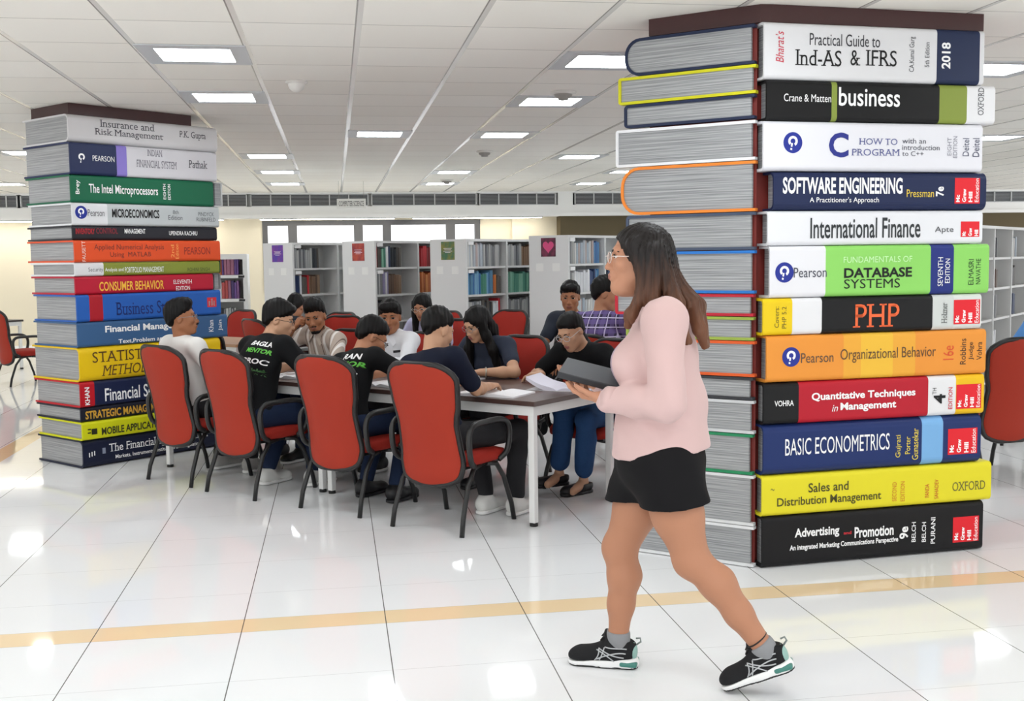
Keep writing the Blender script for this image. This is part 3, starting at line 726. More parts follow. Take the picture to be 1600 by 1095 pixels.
def back_curve(t):                       # 0 bottom .. 1 top -> (y, z)
    z = .27+.69*t
    y = -.225-.02*max(0, 1-t*4)*0-.15*max(0, t-.22)**1.15
    return y, z
def back_w(t):
    k = [(0, .175), (.06, .2), (.18, .215), (.36, .205), (.5, .2), (.7, .228), (.86, .238), (1, .215)]
    for (a, wa), (b, wb) in zip(k, k[1:]):
        if a <= t <= b: s = (t-a)/(b-a); s = s*s*(3-2*s); w = wa+(wb-wa)*s; break
    r0, r1 = .10, .12                    # rounded corners
    if t < r0: w -= .09*(1-math.sqrt(max(0, 1-(1-t/r0)**2)))
    if t > 1-r1: w -= .11*(1-math.sqrt(max(0, 1-((t-1+r1)/r1)**2)))
    return w
def shell(front):
    mb = MB(); nr, nc = 30, 17; vs = []; fs = []
    for side in (0, 1):
        for i in range(nr):
            t = i/(nr-1); t = .5-.5*math.cos(PI*t); y, z = back_curve(t); w = back_w(t)
            for j in range(nc):
                x = -w+2*w*j/(nc-1); q = (1-abs(x/w)**4)*(1-abs(2*t-1)**8)
                if front: d = .012+(.05*q*(.75+.35*math.sin(PI*t)) if side else 0)
                else: d = -.004 if side == 0 else -.010-.016*q
                curve = -.035*(x/.23)**2*0
                vs.append((x, y+d+curve+.05*(x/.23)**2, z))
    n = nr*nc
    for i in range(nr-1):
        for j in range(nc-1):
            a = i*nc+j; fs.append((a, a+1, a+nc+1, a+nc)); fs.append((n+a, n+a+nc, n+a+nc+1, n+a+1))
    bd = [j for j in range(nc)]+[i*nc+nc-1 for i in range(1, nr)]+[(nr-1)*nc+j for j in range(nc-2, -1, -1)]+[i*nc for i in range(nr-2, 0, -1)]
    for k in range(len(bd)): a, b_ = bd[k], bd[(k+1) % len(bd)]; fs.append((a, n+a, n+b_, b_))
    mb.add(vs, fs, 0, True); return mb
def back_edge():
    pts = []
    ts = [.5-.5*math.cos(PI*i/22) for i in range(23)]
    for t in ts: y, z = back_curve(t); w = back_w(t); pts.append((w, y+.05*(w/.23)**2, z))
    for t in reversed(ts): y, z = back_curve(t); w = back_w(t); pts.append((-w, y+.05*(w/.23)**2, z))
    return MB().tube(pts, .017, 8, closed=True)
def make_chair():
    e = empty('padded_chair')
    shell(False).build('back_shell', redd, e)
    shell(True).build('back_cushion', red, e)
    back_edge().build('edge_piping', pip, e)
    s = MB(); n = 22; vs = []; fs = []
    prof = [(.0, .372), (.9, .372), (1, .386), (1, .418), (.95, .435), (.7, .446), (0, .450)]
    for r_, z in prof:
        for k in range(n*2):
            a = PI*k/n; c, s_ = math.cos(a), math.sin(a); q = (abs(c)**4.5+abs(s_)**4.5)**(-1/4.5)
            vs.append((.245*r_*q*c, .03+.25*r_*q*s_, z-(.03*max(0, (s_*q*r_-.5)))))
    for i in range(len(prof)-1):
        for k in range(2*n): fs.append((i*2*n+k, i*2*n+(k+1) % (2*n), (i+1)*2*n+(k+1) % (2*n), (i+1)*2*n+k))
    s.add(vs, fs, 0, True).build('seat', red, e)
    MB().rbox(-.19, -.18, .350, .19, .22, .371, .004).build('seat_pan', steel, e)
    for sx in (-1, 1):
        MB().tube([(sx*.25, -.255, .0), (sx*.247, -.235, .10), (sx*.235, -.17, .27), (sx*.225, -.10, .355), (sx*.21, -.02, .365)], .0145, 8).build('leg', steel, e)
        MB().tube([(sx*.25, .26, .0), (sx*.247, .24, .10), (sx*.235, .18, .27), (sx*.225, .12, .355), (sx*.21, .04, .365)], .0145, 8).build('leg', steel, e)
        a = MB(); xx = sx*.272
        pts = [(xx-sx*.03, -.12, .375), (xx, -.19, .42), (xx+sx*.004, -.21, .55), (xx+sx*.006, -.17, .612), (xx+sx*.006, -.05, .622), (xx+sx*.006, .10, .618), (xx+sx*.004, .17, .585), (xx, .19, .52), (xx-sx*.005, .17, .425), (xx-sx*.03, .12, .378)]
        q = []
        for i in range(len(pts)-1):      # rounded arm loop
            p0, p1, p2, p3 = [Vector(pts[max(0, min(len(pts)-1, i+k))]) for k in (-1, 0, 1, 2)]
            for k in range(4):
                t = k/4; q.append(.5*((2*p1)+(-p0+p2)*t+(2*p0-5*p1+4*p2-p3)*t*t+(-p0+3*p1-3*p2+p3)*t**3))
        q.append(Vector(pts[-1]))
        a.tube(q, .0175, 8).build('armrest', steel, e)
    return e
chair0 = make_chair()
used = [False]
CH = 'red padded armchairs'
def chair(pos, rz, label, z=0):
    o = chair0 if not used[0] else copy_tree(chair0)
    used[0] = True
    o.location = (pos[0], pos[1], z); o.rotation_euler = (0, 0, rz); tag(o, label, 'chair', CH); return o
near = [(.48, -.15), (1.28, -.12), (2.17, -.14), (2.87, -.10)]
for (u, v), lb in zip(near, ('red armchair with black armrests seen from behind, nearest the camera, under the man in navy',
                             'red armchair seen from behind, second from the near table end, under leaning man',
                             'red armchair seen from behind, third from the near table end',
                             'red armchair seen from behind beside the left stack, under the man in white')):
    chair(tp(u, v), FWD+(.04 if u < 1 else .02 if u < 2 else -.03), lb)
far = [(.33, 1.18), (1.12, 1.16), (2.02, 1.14), (2.85, 1.12)]
for (u, v), lb in zip(far, ('red armchair under the girl in black shirt and jeans', 'red armchair behind the long-haired girl in blue top', 'red armchair behind the young man in white shirt', 'red armchair behind the man in beige striped shirt')):
    chair(tp(u, v), FWD+PI, lb)
# chair by the column, and the farther furniture
chair(at_y(372, 500, 10.05)[:2], FWD-.25, 'red armchair seen edge-on between the left stack and the man in printed black shirt')
for u, v, dr, lb in ((6.58, 3.16, PI, 'red armchair behind a pale table, beside the slate blue giant book'),
                     (5.02, 3.2, PI, 'red armchair in the rear row behind the man in beige shirt'),
                     (4.40, 2.70, PI+.3, 'red armchair turned aside in the rear row, behind the beige-shirted shoulder'),
                     (4.10, 3.86, PI, 'red armchair in the rear row behind the head of the man in navy'),
                     (3.55, 4.30, PI, 'red armchair in the rear row, above the long-haired girl'),
                     (2.28, 3.30, PI-1.3, 'red armchair turned sideways in the rear row, right of the long-haired girl')):
    chair(tp(u, v), FWD+dr, lb)
table(2.72, 3.06, 1.30, .54, 'dark reading table in the rear row behind the man in white shirt')
table(.30, 3.12, 1.60, .62, 'dark reading table in the rear row behind the girl in black shirt')
oak = mat('pale_oak_laminate', '#b98f6c', .4)
table(5.0, 2.02, 1.6, .72, 'pale brown table behind the left stack, in front of a red chair', oak)
# left edge furniture
e = table(8.9+2.1, 3.1-2.9, 1.5, .8, 'white-legged table at the left edge, beyond the left stack', mat('dark_table_top', '#3a3332', .4))
e.location = (-5.1, 16.6, 0)
chair((-4.0, 15.0), FWD-.15, 'red armchair peeking out left of the left stack')
chair((-5.35, 15.5), FWD+.1, 'red armchair at the left edge, pushed to the white-legged table')
chair((4.42, 6.95), math.radians(8), 'large dark red armchair back beside the right stack, cut by the right edge')
chair((5.47, 7.75), math.radians(8), 'red armchair just outside the right edge, under the person in light blue')
# ------------------------------------------------------------------ open books on the table
paper = mat('white_paper', '#f1f1f3', .7, .2); paper2 = mat('printed_paper', '#e4e2ef', .7, .2)
def open_book(u, v, rz, label, w=.2, h=.27, lift=0.0, m=paper):
    e = empty('open_book', tp(u, v, TH), rz, label, 'book', 'open books on the reading table')
    for s in (-1, 1):
        mb = MB(); n = 14; vs = []; fs = []
        for i in range(n+1):
            t = i/n; x = s*w*t
            zt = .004+.022*math.sin(min(1, t*3)*PI/2)*(1-t*.75)+(lift*t*t if s > 0 else 0)
            zb_ = .003+(max(0, lift*t*t-.012) if s > 0 else 0)
            for y in (-h/2, h/2):
                vs += [(x, y, zt), (x, y, zb_)]
        for i in range(n):
            a = i*4
            fs += [(a, a+4, a+6, a+2), (a+1, a+3, a+7, a+5), (a, a+1, a+5, a+4), (a+2, a+6, a+7, a+3)]
        fs += [(n*4, n*4+1, n*4+3, n*4+2), (0, 2, 3, 1)]
        mb.add(vs, fs, 0, False).build('page_half', m, e)
    MB().rbox(-w-.004, -h/2-.003, 0, w+.004, h/2+.003, .0028, .001).build('cover', mat('pale_cover', '#d8d6d8', .5), e)
    return e
open_book(.42, .17, FWD+.15, 'open white book lying at the near table edge before the man in navy', .21, .28)
open_book(.20, .60, FWD+PI+.25, 'open book with one side of its pages raised, before the girl in black shirt', .20, .26, .075, paper2)
open_book(1.12, .70, FWD+PI-.1, 'open book under the hands of the long-haired girl', .15, .21)
open_book(1.30, .22, FWD-.1, 'open book before the leaning man in black', .18, .25)
open_book(2.25, .25, FWD+.1, 'open book before the man in printed black shirt', .18, .25)
open_book(2.02, .66, FWD+PI, 'open book before the young man in white shirt', .18, .25)

# ------------------------------------------------------------------ library racks
rack_m = mat('pale_grey_steel', '#dcdcdb', .45, .4); rack_in = mat('rack_inner_grey', '#c9cac9', .5, .4)
holder_w = mat('label_card_white', '#f2f2f2', .5)
RK = [.0, .12, .45, .785, 1.117, 1.448]   # shelf tops
RH = 1.775
palette = {'grey': ['#8f9092', '#a2a3a4', '#7c7d80', '#b3b3b2', '#6d6f74'], 'pale': ['#c3c8cc', '#b5bcc4', '#d3d3d0', '#a9b6c2', '#b8a9a6'], 'blue': ['#4d7fae', '#5c93be', '#3d6ba3', '#7aa6c4', '#5a87a5'], 'dark': ['#35383f', '#4a4643', '#2b2f36', '#5a544f'],
           'navy': ['#26365c', '#1d2a44', '#31466f'], 'mix': ['#8d2f33', '#26344f', '#d8d8d6', '#2e5a8c', '#3b3a3d', '#6b7f6e', '#b23a36'], 'green': ['#4f8a78', '#6ba18b', '#3f7464', '#7fb09a'], 'brown': ['#7a5f4c', '#8d735d', '#5e4a3e'], 'lilac': ['#8d86a8', '#a79fbd', '#d7d5da'],
           'orange': ['#c9703a', '#b85f30', '#d88b4e'], 'red': ['#c22f38', '#b22932'], 'white': ['#e6e6e8', '#dcdde2'], 'purple': ['#6a4c8c', '#8a5f94', '#4c3a6b', '#a0687f', '#b5504e']}
names = {'grey': 'grey', 'pale': 'pale', 'blue': 'blue', 'dark': 'dark', 'navy': 'navy', 'mix': 'coloured', 'green': 'green', 'brown': 'brown', 'lilac': 'lilac', 'orange': 'orange', 'red': 'red', 'white': 'white', 'purple': 'purple'}
ORD = ['first', 'second', 'third', 'fourth', 'fifth', 'sixth', 'seventh', 'eighth', 'ninth', 'tenth', 'eleventh', 'twelfth', 'thirteenth', 'fourteenth', 'fifteenth', 'sixteenth', 'seventeenth', 'eighteenth', 'nineteenth', 'twentieth', 'twenty-first', 'twenty-second', 'twenty-third', 'twenty-fourth', 'twenty-fifth', 'twenty-sixth', 'twenty-seventh', 'twenty-eighth', 'twenty-ninth', 'thirtieth', 'thirty-first', 'thirty-second', 'thirty-third', 'thirty-fourth', 'thirty-fifth']
_bk = {}
def book_mesh(c):
    if c not in _bk:
        mb = MB()                        # unit book: spine rounded at -y
        mb.prism([(0, 1), (0, .06), (.12, .0), (.88, .0), (1, .06), (1, 1)], 0, 1)
        _bk[c] = mb.mesh('shelf_book', mat('shelf_book_'+c.strip('#'), c, .5))
    return _bk[c]
SHELF = ['bottom', 'fifth', 'fourth', 'third', 'second', 'top']
def fill(e_mat, x0, x1, z, spec, shelfname, rackname, ymin=.03, group=None):
    """spec: [(palette, end fraction, height)]"""
    x = x0+.004; k = 0; span = x1-x0
    for pal, end, hh in spec:
        lim = x0+span*end
        if pal is None: x = lim; continue
        while True:
            w = random.uniform(.027, .05); 
            if x+w > lim-.002: break
            h = hh*random.uniform(.9, 1.06); dp = random.uniform(.15, .19); c = random.choice(palette[pal])
            o = bpy.data.objects.new('shelf_book', book_mesh(c)); COL.objects.link(o)
            o.matrix_world = e_mat @ Matrix.Translation((x, ymin+random.uniform(0, .02), z+.001)) @ Matrix.Diagonal((w-.0015, dp, h, 1))
            tag(o, f'{ORD[min(k, 34)]} book from the left, {names[pal]}, {shelfname} shelf of {rackname}', 'book', group or f'books on the {shelfname} shelf of {rackname}')
            x += w; k += 1
def rack(corner, ang, bays, label, D=.55, zs_=RK, H=RH, bw=.80, end=True):
    """corner: foot of the front left post; the fronts run along x"""
    e = empty('library_rack', (corner[0], corner[1], 0), ang, label, 'book rack', 'grey steel library racks')
    L = bays*bw
    MB().box(0, 0, 0, .03, D, H).build('end_panel', rack_m, e)
    for b in range(1, bays+1): MB().box(b*bw-.015, 0, 0, b*bw+.015, D, H-.03).build('upright', rack_m, e)
    MB().box(.03, 0, H-.03, L+.015, D, H).build('top_board', rack_m, e)
    MB().box(.031, D/2-.005, .05, L-.016, D/2+.005, H-.031).build('back_panel', rack_in, e)
    for b in range(bays):
        for z in zs_[1:]:
            MB().box(b*bw+(.031 if b == 0 else .0155), .012, z-.025, (b+1)*bw-.0155, D-.012, z).build('shelf', rack_m, e)
    return e, Matrix.Translation((corner[0], corner[1], 0)) @ Matrix.Rotation(ang, 4, 'Z')
RA = FWD+PI/2                             # rack fronts look down the same diagonal
def corner_at(px, Y): return at_y(px, 500, Y)[:2]
def poster(e_mat, label, design, D, zc, w=.19, h=.205):
    o = empty('poster', (0, 0, 0), 0, label, 'poster', 'square posters on the rack ends'); o.matrix_world = e_mat @ Matrix.Translation((-.003, D*.5, zc)) @ Matrix.Rotation(-PI/2, 4, 'Z')
    design(o, w, h); return o
def quad(mb, x0, z0, x1, z1, mi, y=-.0012): mb.add([(x0, y, z0), (x1, y, z0), (x1, y, z1), (x0, y, z1)], [(0, 1, 2, 3)], mi)
def grad_mat(name, a, b, c=None, sc=4.0):
    m = bpy.data.materials.new(name); m.use_nodes = True; nt = m.node_tree; bs = nt.nodes['Principled BSDF']; bs.inputs['Roughness'].default_value = .5
    tc = nt.nodes.new('ShaderNodeTexCoord'); nz = nt.nodes.new('ShaderNodeTexNoise'); nz.inputs['Scale'].default_value = sc*3; nt.links.new(tc.outputs['Object'], nz.inputs['Vector'])
    rp = nt.nodes.new('ShaderNodeValToRGB'); rp.color_ramp.elements[0].position = .38; rp.color_ramp.elements[1].position = .62
    rp.color_ramp.elements[0].color = (*lin(a), 1); rp.color_ramp.elements[1].color = (*lin(b), 1)
    nt.links.new(nz.outputs['Fac'], rp.inputs[0]); nt.links.new(rp.outputs[0], bs.inputs['Base Color']); return m
def p_plain(a, b):
    def f(o, w, h):
        MB().rbox(-w/2, -.0005, -h/2, w/2, .0025, h/2, .0005).build('sheet', grad_mat('print_'+a.strip('#'), a, b), o)
        l = MB()
        for i, ww in enumerate((.62, .5, .66, .4)): quad(l, -w*ww/2, .025-i*.016, w*ww/2, .030-i*.016, 0)
        l.build('print_lines', mat('print_white', '#e9dfe9', .6), o)
    return f
def p_heart(o, w, h):
    MB().rbox(-w/2, -.0005, -h/2, w/2, .0025, h/2, .0005).build('sheet', grad_mat('print_heart_ground', '#3a1526', '#7a2848'), o)
    l = MB(); pts = []
    for i in range(40):
        t = 2*PI*i/40; pts.append((.0048*16*math.sin(t)**3, -.0012, .0048*(13*math.cos(t)-5*math.cos(2*t)-2*math.cos(3*t)-math.cos(4*t))+.008))
    l.add(pts, [tuple(range(40))]); l.build('heart', mat('heart_pink', '#d8487f', .5), o)
racks = []
def rack_set(px, Y, bays, label, rname, des, fills, plabel, top_py):
    c = corner_at(px, Y)
    H = at_y(px, top_py, Y)[2]; dz = H-RH
    zz = [0]+[q+dz*.9 for q in RK[1:]]
    e, M = rack(c, RA, bays, label, zs_=zz, H=H)
    for si in (5, 4):
        MB().rbox(.05, .006, zz[si]+.255, .155, .011, zz[si]+.298, .001).build('label_card', holder_w, e)
    if des: poster(M, plabel, des, .55, H-.135, .205, .215)
    if des:
        for k, (yy, ww) in enumerate(((.17, .10), (.40, .10))):
            o = MB().rbox(-.0025, yy-ww/2, H-.41, -.0004, yy+ww/2, H-.32, .0003).build('paper_label', mat('label_paper', '#e9e9e6', .6)); o.matrix_world = M
            tag(o, f'small white paper label, {"farther" if k else "nearer"} one under the {plabel.split(" on ")[0]}', 'label', 'paper labels on the rack ends')
    for b, si, spec in fills:
        fill(M, b*.80+(.035 if b == 0 else .02), (b+1)*.80-.02, zz[si], spec, SHELF[si], rname+(', farther bay' if b else ''))
    return M, zz
rack_set(460, 14.3, 2, 'grey library rack with a purple poster on its end panel, nearest the left stack', 'the purple-poster rack', p_plain('#7b2f96', '#4f2fa0'),
         [(0, 5, [('grey', .46, .25), ('dark', .66, .25)]), (0, 4, [('navy', .2, .24), ('white', .26, .24), ('dark', .34, .23), ('red', .42, .25), ('brown', .66, .24)])],
         'purple poster on the end of the rack nearest the left stack', 379)
rack_set(588, 13.6, 2, 'grey library rack with a dark red poster on its end, behind the man in white', 'the red-poster rack', p_plain('#8c1f2c', '#b8472f'),
         [(0, 5, [('red', .08, .26), ('dark', .2, .25), ('green', .28, .25), ('white', .36, .26), ('navy', .44, .25), ('dark', .68, .24)]), (0, 4, [('grey', .2, .26), ('lilac', .38, .26), ('brown', .68, .24)]), (0, 3, [('dark', .5, .25)]), (1, 5, [('red', .3, .25), ('mix', .7, .25)]), (1, 4, [('orange', .4, .25), ('mix', .7, .25)])],
         'dark red poster on a rack end behind the young man in white shirt', 376)
rack_set(730, 12.9, 2, 'grey library rack with an olive poster on its end panel, behind the long-haired girl', 'the olive-poster rack', p_plain('#7d7a2c', '#3c6a4a'),
         [(0, 5, [('dark', .08, .26), ('pale', .5, .27), ('grey', .92, .26)]), (0, 4, [('dark', .08, .24), ('blue', .42, .26), ('green', .54, .25), ('blue', .74, .27), ('orange', .82, .24), ('dark', .95, .23)]), (0, 3, [('grey', .4, .26), ('dark', .72, .25), ('white', .86, .23), ('red', .95, .27)]),
          (1, 5, [('grey', .5, .26), ('brown', .95, .25)]), (1, 4, [('green', .8, .25), ('blue', .95, .24)]), (1, 3, [('grey', .95, .25)])],
         'olive green poster on a rack end above the head of the long-haired girl', 373)
M4, z4 = rack_set(889, 12.4, 4, 'grey library rack with a pink heart poster on its end, left of the woman', 'the heart-poster rack', p_heart,
         [(0, 5, [('grey', .25, .25), ('pale', .8, .26), ('blue', .95, .25)]), (0, 4, [('grey', .2, .24), ('white', .7, .25), ('navy', .82, .26), ('blue', .95, .25)]), (0, 3, [('pale', .9, .25)]), (1, 4, [('navy', .4, .24), ('white', .6, .24)])],
         'pink heart poster on a rack end left of the walking woman', 367)
c5 = np.array(corner_at(1552, 11.0))-np.array([math.cos(RA), math.sin(RA)])*.82*1.0
e5, M5 = rack(c5, RA, 5, 'grey library rack beside the right stack, mostly empty pigeonholes', H=at_y(1552, 353, 11.0)[2], bw=.82, zs_=[0]+[q+.02 for q in RK[1:]])
for b, si, spec in ((1, 5, [('dark', .34, .22)]), (1, 4, [('orange', .2, .24), ('brown', .34, .2)]), (1, 3, [('grey', .3, .24)]), (1, 2, [('white', .4, .2)]), (2, 5, [('pale', .5, .22)]), (2, 4, [('dark', .4, .22)]), (2, 3, [('navy', .5, .24)])):
    fill(M5, b*.82+.05, (b+1)*.82-.02, RK[si]+.02, spec, SHELF[si], 'the pigeonhole rack'+(', farther bay' if b == 2 else ''))
# low white shelf by the rear wall, seen right of the left stack
cx1 = at_y(389, 500, 15.4)[0]
H6 = at_y(360, 397, 15.4)[2]
e6 = empty('wall_shelf', (cx1-2.4, 15.4, 0), 0, 'white open shelf with pink and purple books beside the left stack', 'bookshelf')
MB().box(0, 0, 0, .05, .4, H6).build('side_panel', wmet, e6); MB().box(2.34, 0, 0, 2.4, .4, H6).build('side_panel', wmet, e6)
MB().box(.05, .38, 0, 2.34, .4, H6).build('back_panel', rack_in, e6)
zs6 = [.12, .45, .78, 1.11-.0, H6-.04]
zs6 = [at_y(365, y, 15.4)[2] for y in (545, 505, 468, 431)]+[H6-.04]
for z in zs6: MB().box(.05, 0, z-.03, 2.34, .38, z+.01 if z < H6-.1 else H6).build('shelf', wmet, e6)
for z in zs6[1:4]:
    for px in (376,):
        x = at_y(px, 400, 15.4)[0]-(cx1-2.4)
        MB().box(x-.04, -.012, z-.024, x+.04, -.001, z+.004).build('label_holder', blk, e6)
M6 = Matrix.Translation((cx1-2.4, 15.4, 0))
for z, nm, sp in ((zs6[3]+.012, 'top', [('purple', .52, .22), ('orange', .6, .24), ('purple', .95, .22)]), (zs6[2]+.012, 'second', [('mix', .5, .22), ('white', .6, .24), ('purple', .97, .23)]), (zs6[1]+.012, 'third', [('dark', .6, .2), ('grey', .9, .2)])):
    fill(M6, 1.72, 2.33, z, sp, nm, 'the low white shelf')
# ------------------------------------------------------------------ people: smooth blended bodies polygonised from distance fields
def A3(*v): return np.array(v, float)
def unit(v): v = np.array(v, float); return v/np.linalg.norm(v)
I3 = np.eye(3)
def cone(a, b, ra, rb, k=.02): return ('c', np.array(a, float), np.array(b, float), ra, rb, k)
def ell(c, rad, R=I3, k=.03): return ('e', np.array(c, float), np.array(rad, float), R, k)
def cut(c, rad, R=I3, k=.01): return ('x', np.array(c, float), np.array(rad, float), R, k)
def boxp(c, half, R=I3, rd=.01, k=.01): return ('b', np.array(c, float), np.array(half, float), R, rd, k)
def d_prim(p, P):
    t = p[0]
    if t == 'c':
        a, b = p[1], p[2]; ab = b-a; L = ab@ab
        s = np.clip(((P-a)@ab)/max(L, 1e-12), 0, 1)
        return np.linalg.norm(P-a-s[:, None]*ab, axis=1)-(p[3]+(p[4]-p[3])*s)
    if t in ('e', 'x'):
        q = (P-p[1])@p[3].T; k0 = np.linalg.norm(q/p[2], axis=1); k1 = np.linalg.norm(q/p[2]**2, axis=1)
        return k0*(k0-1)/np.maximum(k1, 1e-9)
    q = np.abs((P-p[1])@p[3].T)-(p[2]-p[4])
    return np.linalg.norm(np.maximum(q, 0), axis=1)+np.minimum(q.max(1), 0)-p[4]
def blend(d, e, k, sub=False):
    if sub:
        h = np.clip(.5-.5*(d+e)/k, 0, 1); return d+(-e-d)*h+k*h*(1-h)
    h = np.clip(.5+.5*(d-e)/k, 0, 1); return d+(e-d)*h-k*h*(1-h)
def sdf_mesh(prims, res, cuts=(), disp=None, lo=None, hi=None):
    """(verts, quads) of the blended union; cuts = [(point, outward normal)]"""
    pts = np.concatenate([[p[1]-max(p[3], p[4]), p[1]+max(p[3], p[4]), p[2]-max(p[3], p[4]), p[2]+max(p[3], p[4])] if p[0] == 'c' else [p[1]-np.linalg.norm(p[2]), p[1]+np.linalg.norm(p[2])] for p in prims if p[0] != 'x'])
    mn = pts.min(0)-.02; mx = pts.max(0)+.02
    B = 8; nb = np.ceil((mx-mn)/(res*B)).astype(int)+1
    bi = np.stack(np.meshgrid(*[np.arange(n) for n in nb], indexing='ij'), -1).reshape(-1, 3)
    cen = mn+(bi+.5)*B*res-.5*res; hd = B*res*.87
    dall = np.full(len(cen), 9.0); per = []
    for p in prims:
        e = d_prim(p, cen); per.append(e)
        dall = blend(dall, e, p[-1], p[0] == 'x')
    for c, n in cuts: dall = np.maximum(dall, (cen-c)@np.array(n))
    act = np.abs(dall) < hd*1.9+.02
    ids = np.nonzero(act)[0]
    loc = np.stack(np.meshgrid(*[np.arange(B)]*3, indexing='ij'), -1).reshape(-1, 3)
    D = np.full((len(ids), B**3), 9.0)
    for p, e in zip(prims, per):
        rel = np.nonzero(e[ids] < np.abs(dall[ids])*1.2+3.2*hd+p[-1])[0] if p[0] != 'x' else np.nonzero(np.abs(e[ids]) < 4*hd+.03)[0]
        if not len(rel): continue
        P = (mn+(bi[ids[rel]][:, None, :]*B+loc[None])*res).reshape(-1, 3)
        d = d_prim(p, P).reshape(len(rel), -1)
        D[rel] = blend(D[rel], d, p[-1], p[0] == 'x')
    P = (mn+(bi[ids][:, None, :]*B+loc[None])*res)
    if disp is not None: D = D+disp(P.reshape(-1, 3)).reshape(D.shape)
    for c, n in cuts: D = np.maximum(D, (P-c)@np.array(n))
    V = np.empty((nb[0], B, nb[1], B, nb[2], B), np.float32)
    V[:] = np.sign(dall).reshape(nb)[:, None, :, None, :, None]*9
    b = bi[ids]; V[b[:, 0], :, b[:, 1], :, b[:, 2], :] = D.reshape(-1, B, B, B)
    V = V.reshape(nb*B)
    S = V < 0
    c8 = sum(S[i:V.shape[0]-1+i, j:V.shape[1]-1+j, k:V.shape[2]-1+k].astype(np.int8) for i in (0, 1) for j in (0, 1) for k in (0, 1))
    cell = np.argwhere((c8 > 0) & (c8 < 8))
    idx = np.full(c8.shape, -1, np.int64); idx[cell[:, 0], cell[:, 1], cell[:, 2]] = np.arange(len(cell))
    acc = np.zeros((len(cell), 3)); cnt = np.zeros(len(cell))
    cr = [(i, j, k) for i in (0, 1) for j in (0, 1) for k in (0, 1)]
    for a in cr:
        for ax in range(3):
            if a[ax]: continue
            bb = list(a); bb[ax] = 1
            va = V[cell[:, 0]+a[0], cell[:, 1]+a[1], cell[:, 2]+a[2]].astype(float); vb = V[cell[:, 0]+bb[0], cell[:, 1]+bb[1], cell[:, 2]+bb[2]].astype(float)
            m = (va < 0) != (vb < 0); t = np.where(m, va/np.where(m, va-vb, 1), 0)
            q = np.tile(np.array(a, float), (len(cell), 1)); q[:, ax] += t
            acc += q*m[:, None]; cnt += m
    verts = mn+(cell+acc/cnt[:, None])*res
    quads = []
    for ax in range(3):
        o1, o2 = [(1, 2), (2, 0), (0, 1)][ax]
        sl = [slice(1, n-1) for n in V.shape]
        s0 = list(sl); s1 = list(sl); s1[ax] = slice(2, V.shape[ax]); s0[ax] = slice(1, V.shape[ax]-1)
        A_ = S[tuple(s0)]; Bm = S[tuple(s1)]
        e = np.argwhere(A_ != Bm)+1
        if not len(e): continue
        f = S[e[:, 0], e[:, 1], e[:, 2]]
        def ci(d1, d2):
            q = e.copy(); q[:, o1] -= d1; q[:, o2] -= d2; return idx[q[:, 0], q[:, 1], q[:, 2]]
        Q = np.stack([ci(1, 1), ci(0, 1), ci(0, 0), ci(1, 0)], 1)
        Q[~f] = Q[~f][:, ::-1]; quads.append(Q)
    Q = np.concatenate(quads); Q = Q[(Q >= 0).all(1)]
    return verts, Q
def body_obj(name, prims, res, mats, parent, cuts=(), disp=None, paint=()):
    v, q = sdf_mesh(prims, res, cuts, disp)
    me = bpy.data.meshes.new(name)
    me.vertices.add(len(v)); me.vertices.foreach_set('co', v.ravel())
    me.loops.add(q.size); me.loops.foreach_set('vertex_index', q.ravel())
    me.polygons.add(len(q)); me.polygons.foreach_set('loop_start', np.arange(0, q.size, 4))
    me.polygons.foreach_set('use_smooth', np.ones(len(q), bool))
    ms = mats if isinstance(mats, (list, tuple)) else [mats]
    for m in ms: me.materials.append(m)
    if paint:
        fc = v[q].mean(1); mi = np.zeros(len(q), np.int32)
        for c, rad, R, k in paint:
            l = (fc-c)@R.T/rad; mi[(l**2).sum(1) < 1] = k
        me.polygons.foreach_set('material_index', mi)
    me.update(calc_edges=True); me.validate()
    return link(name, me, parent)

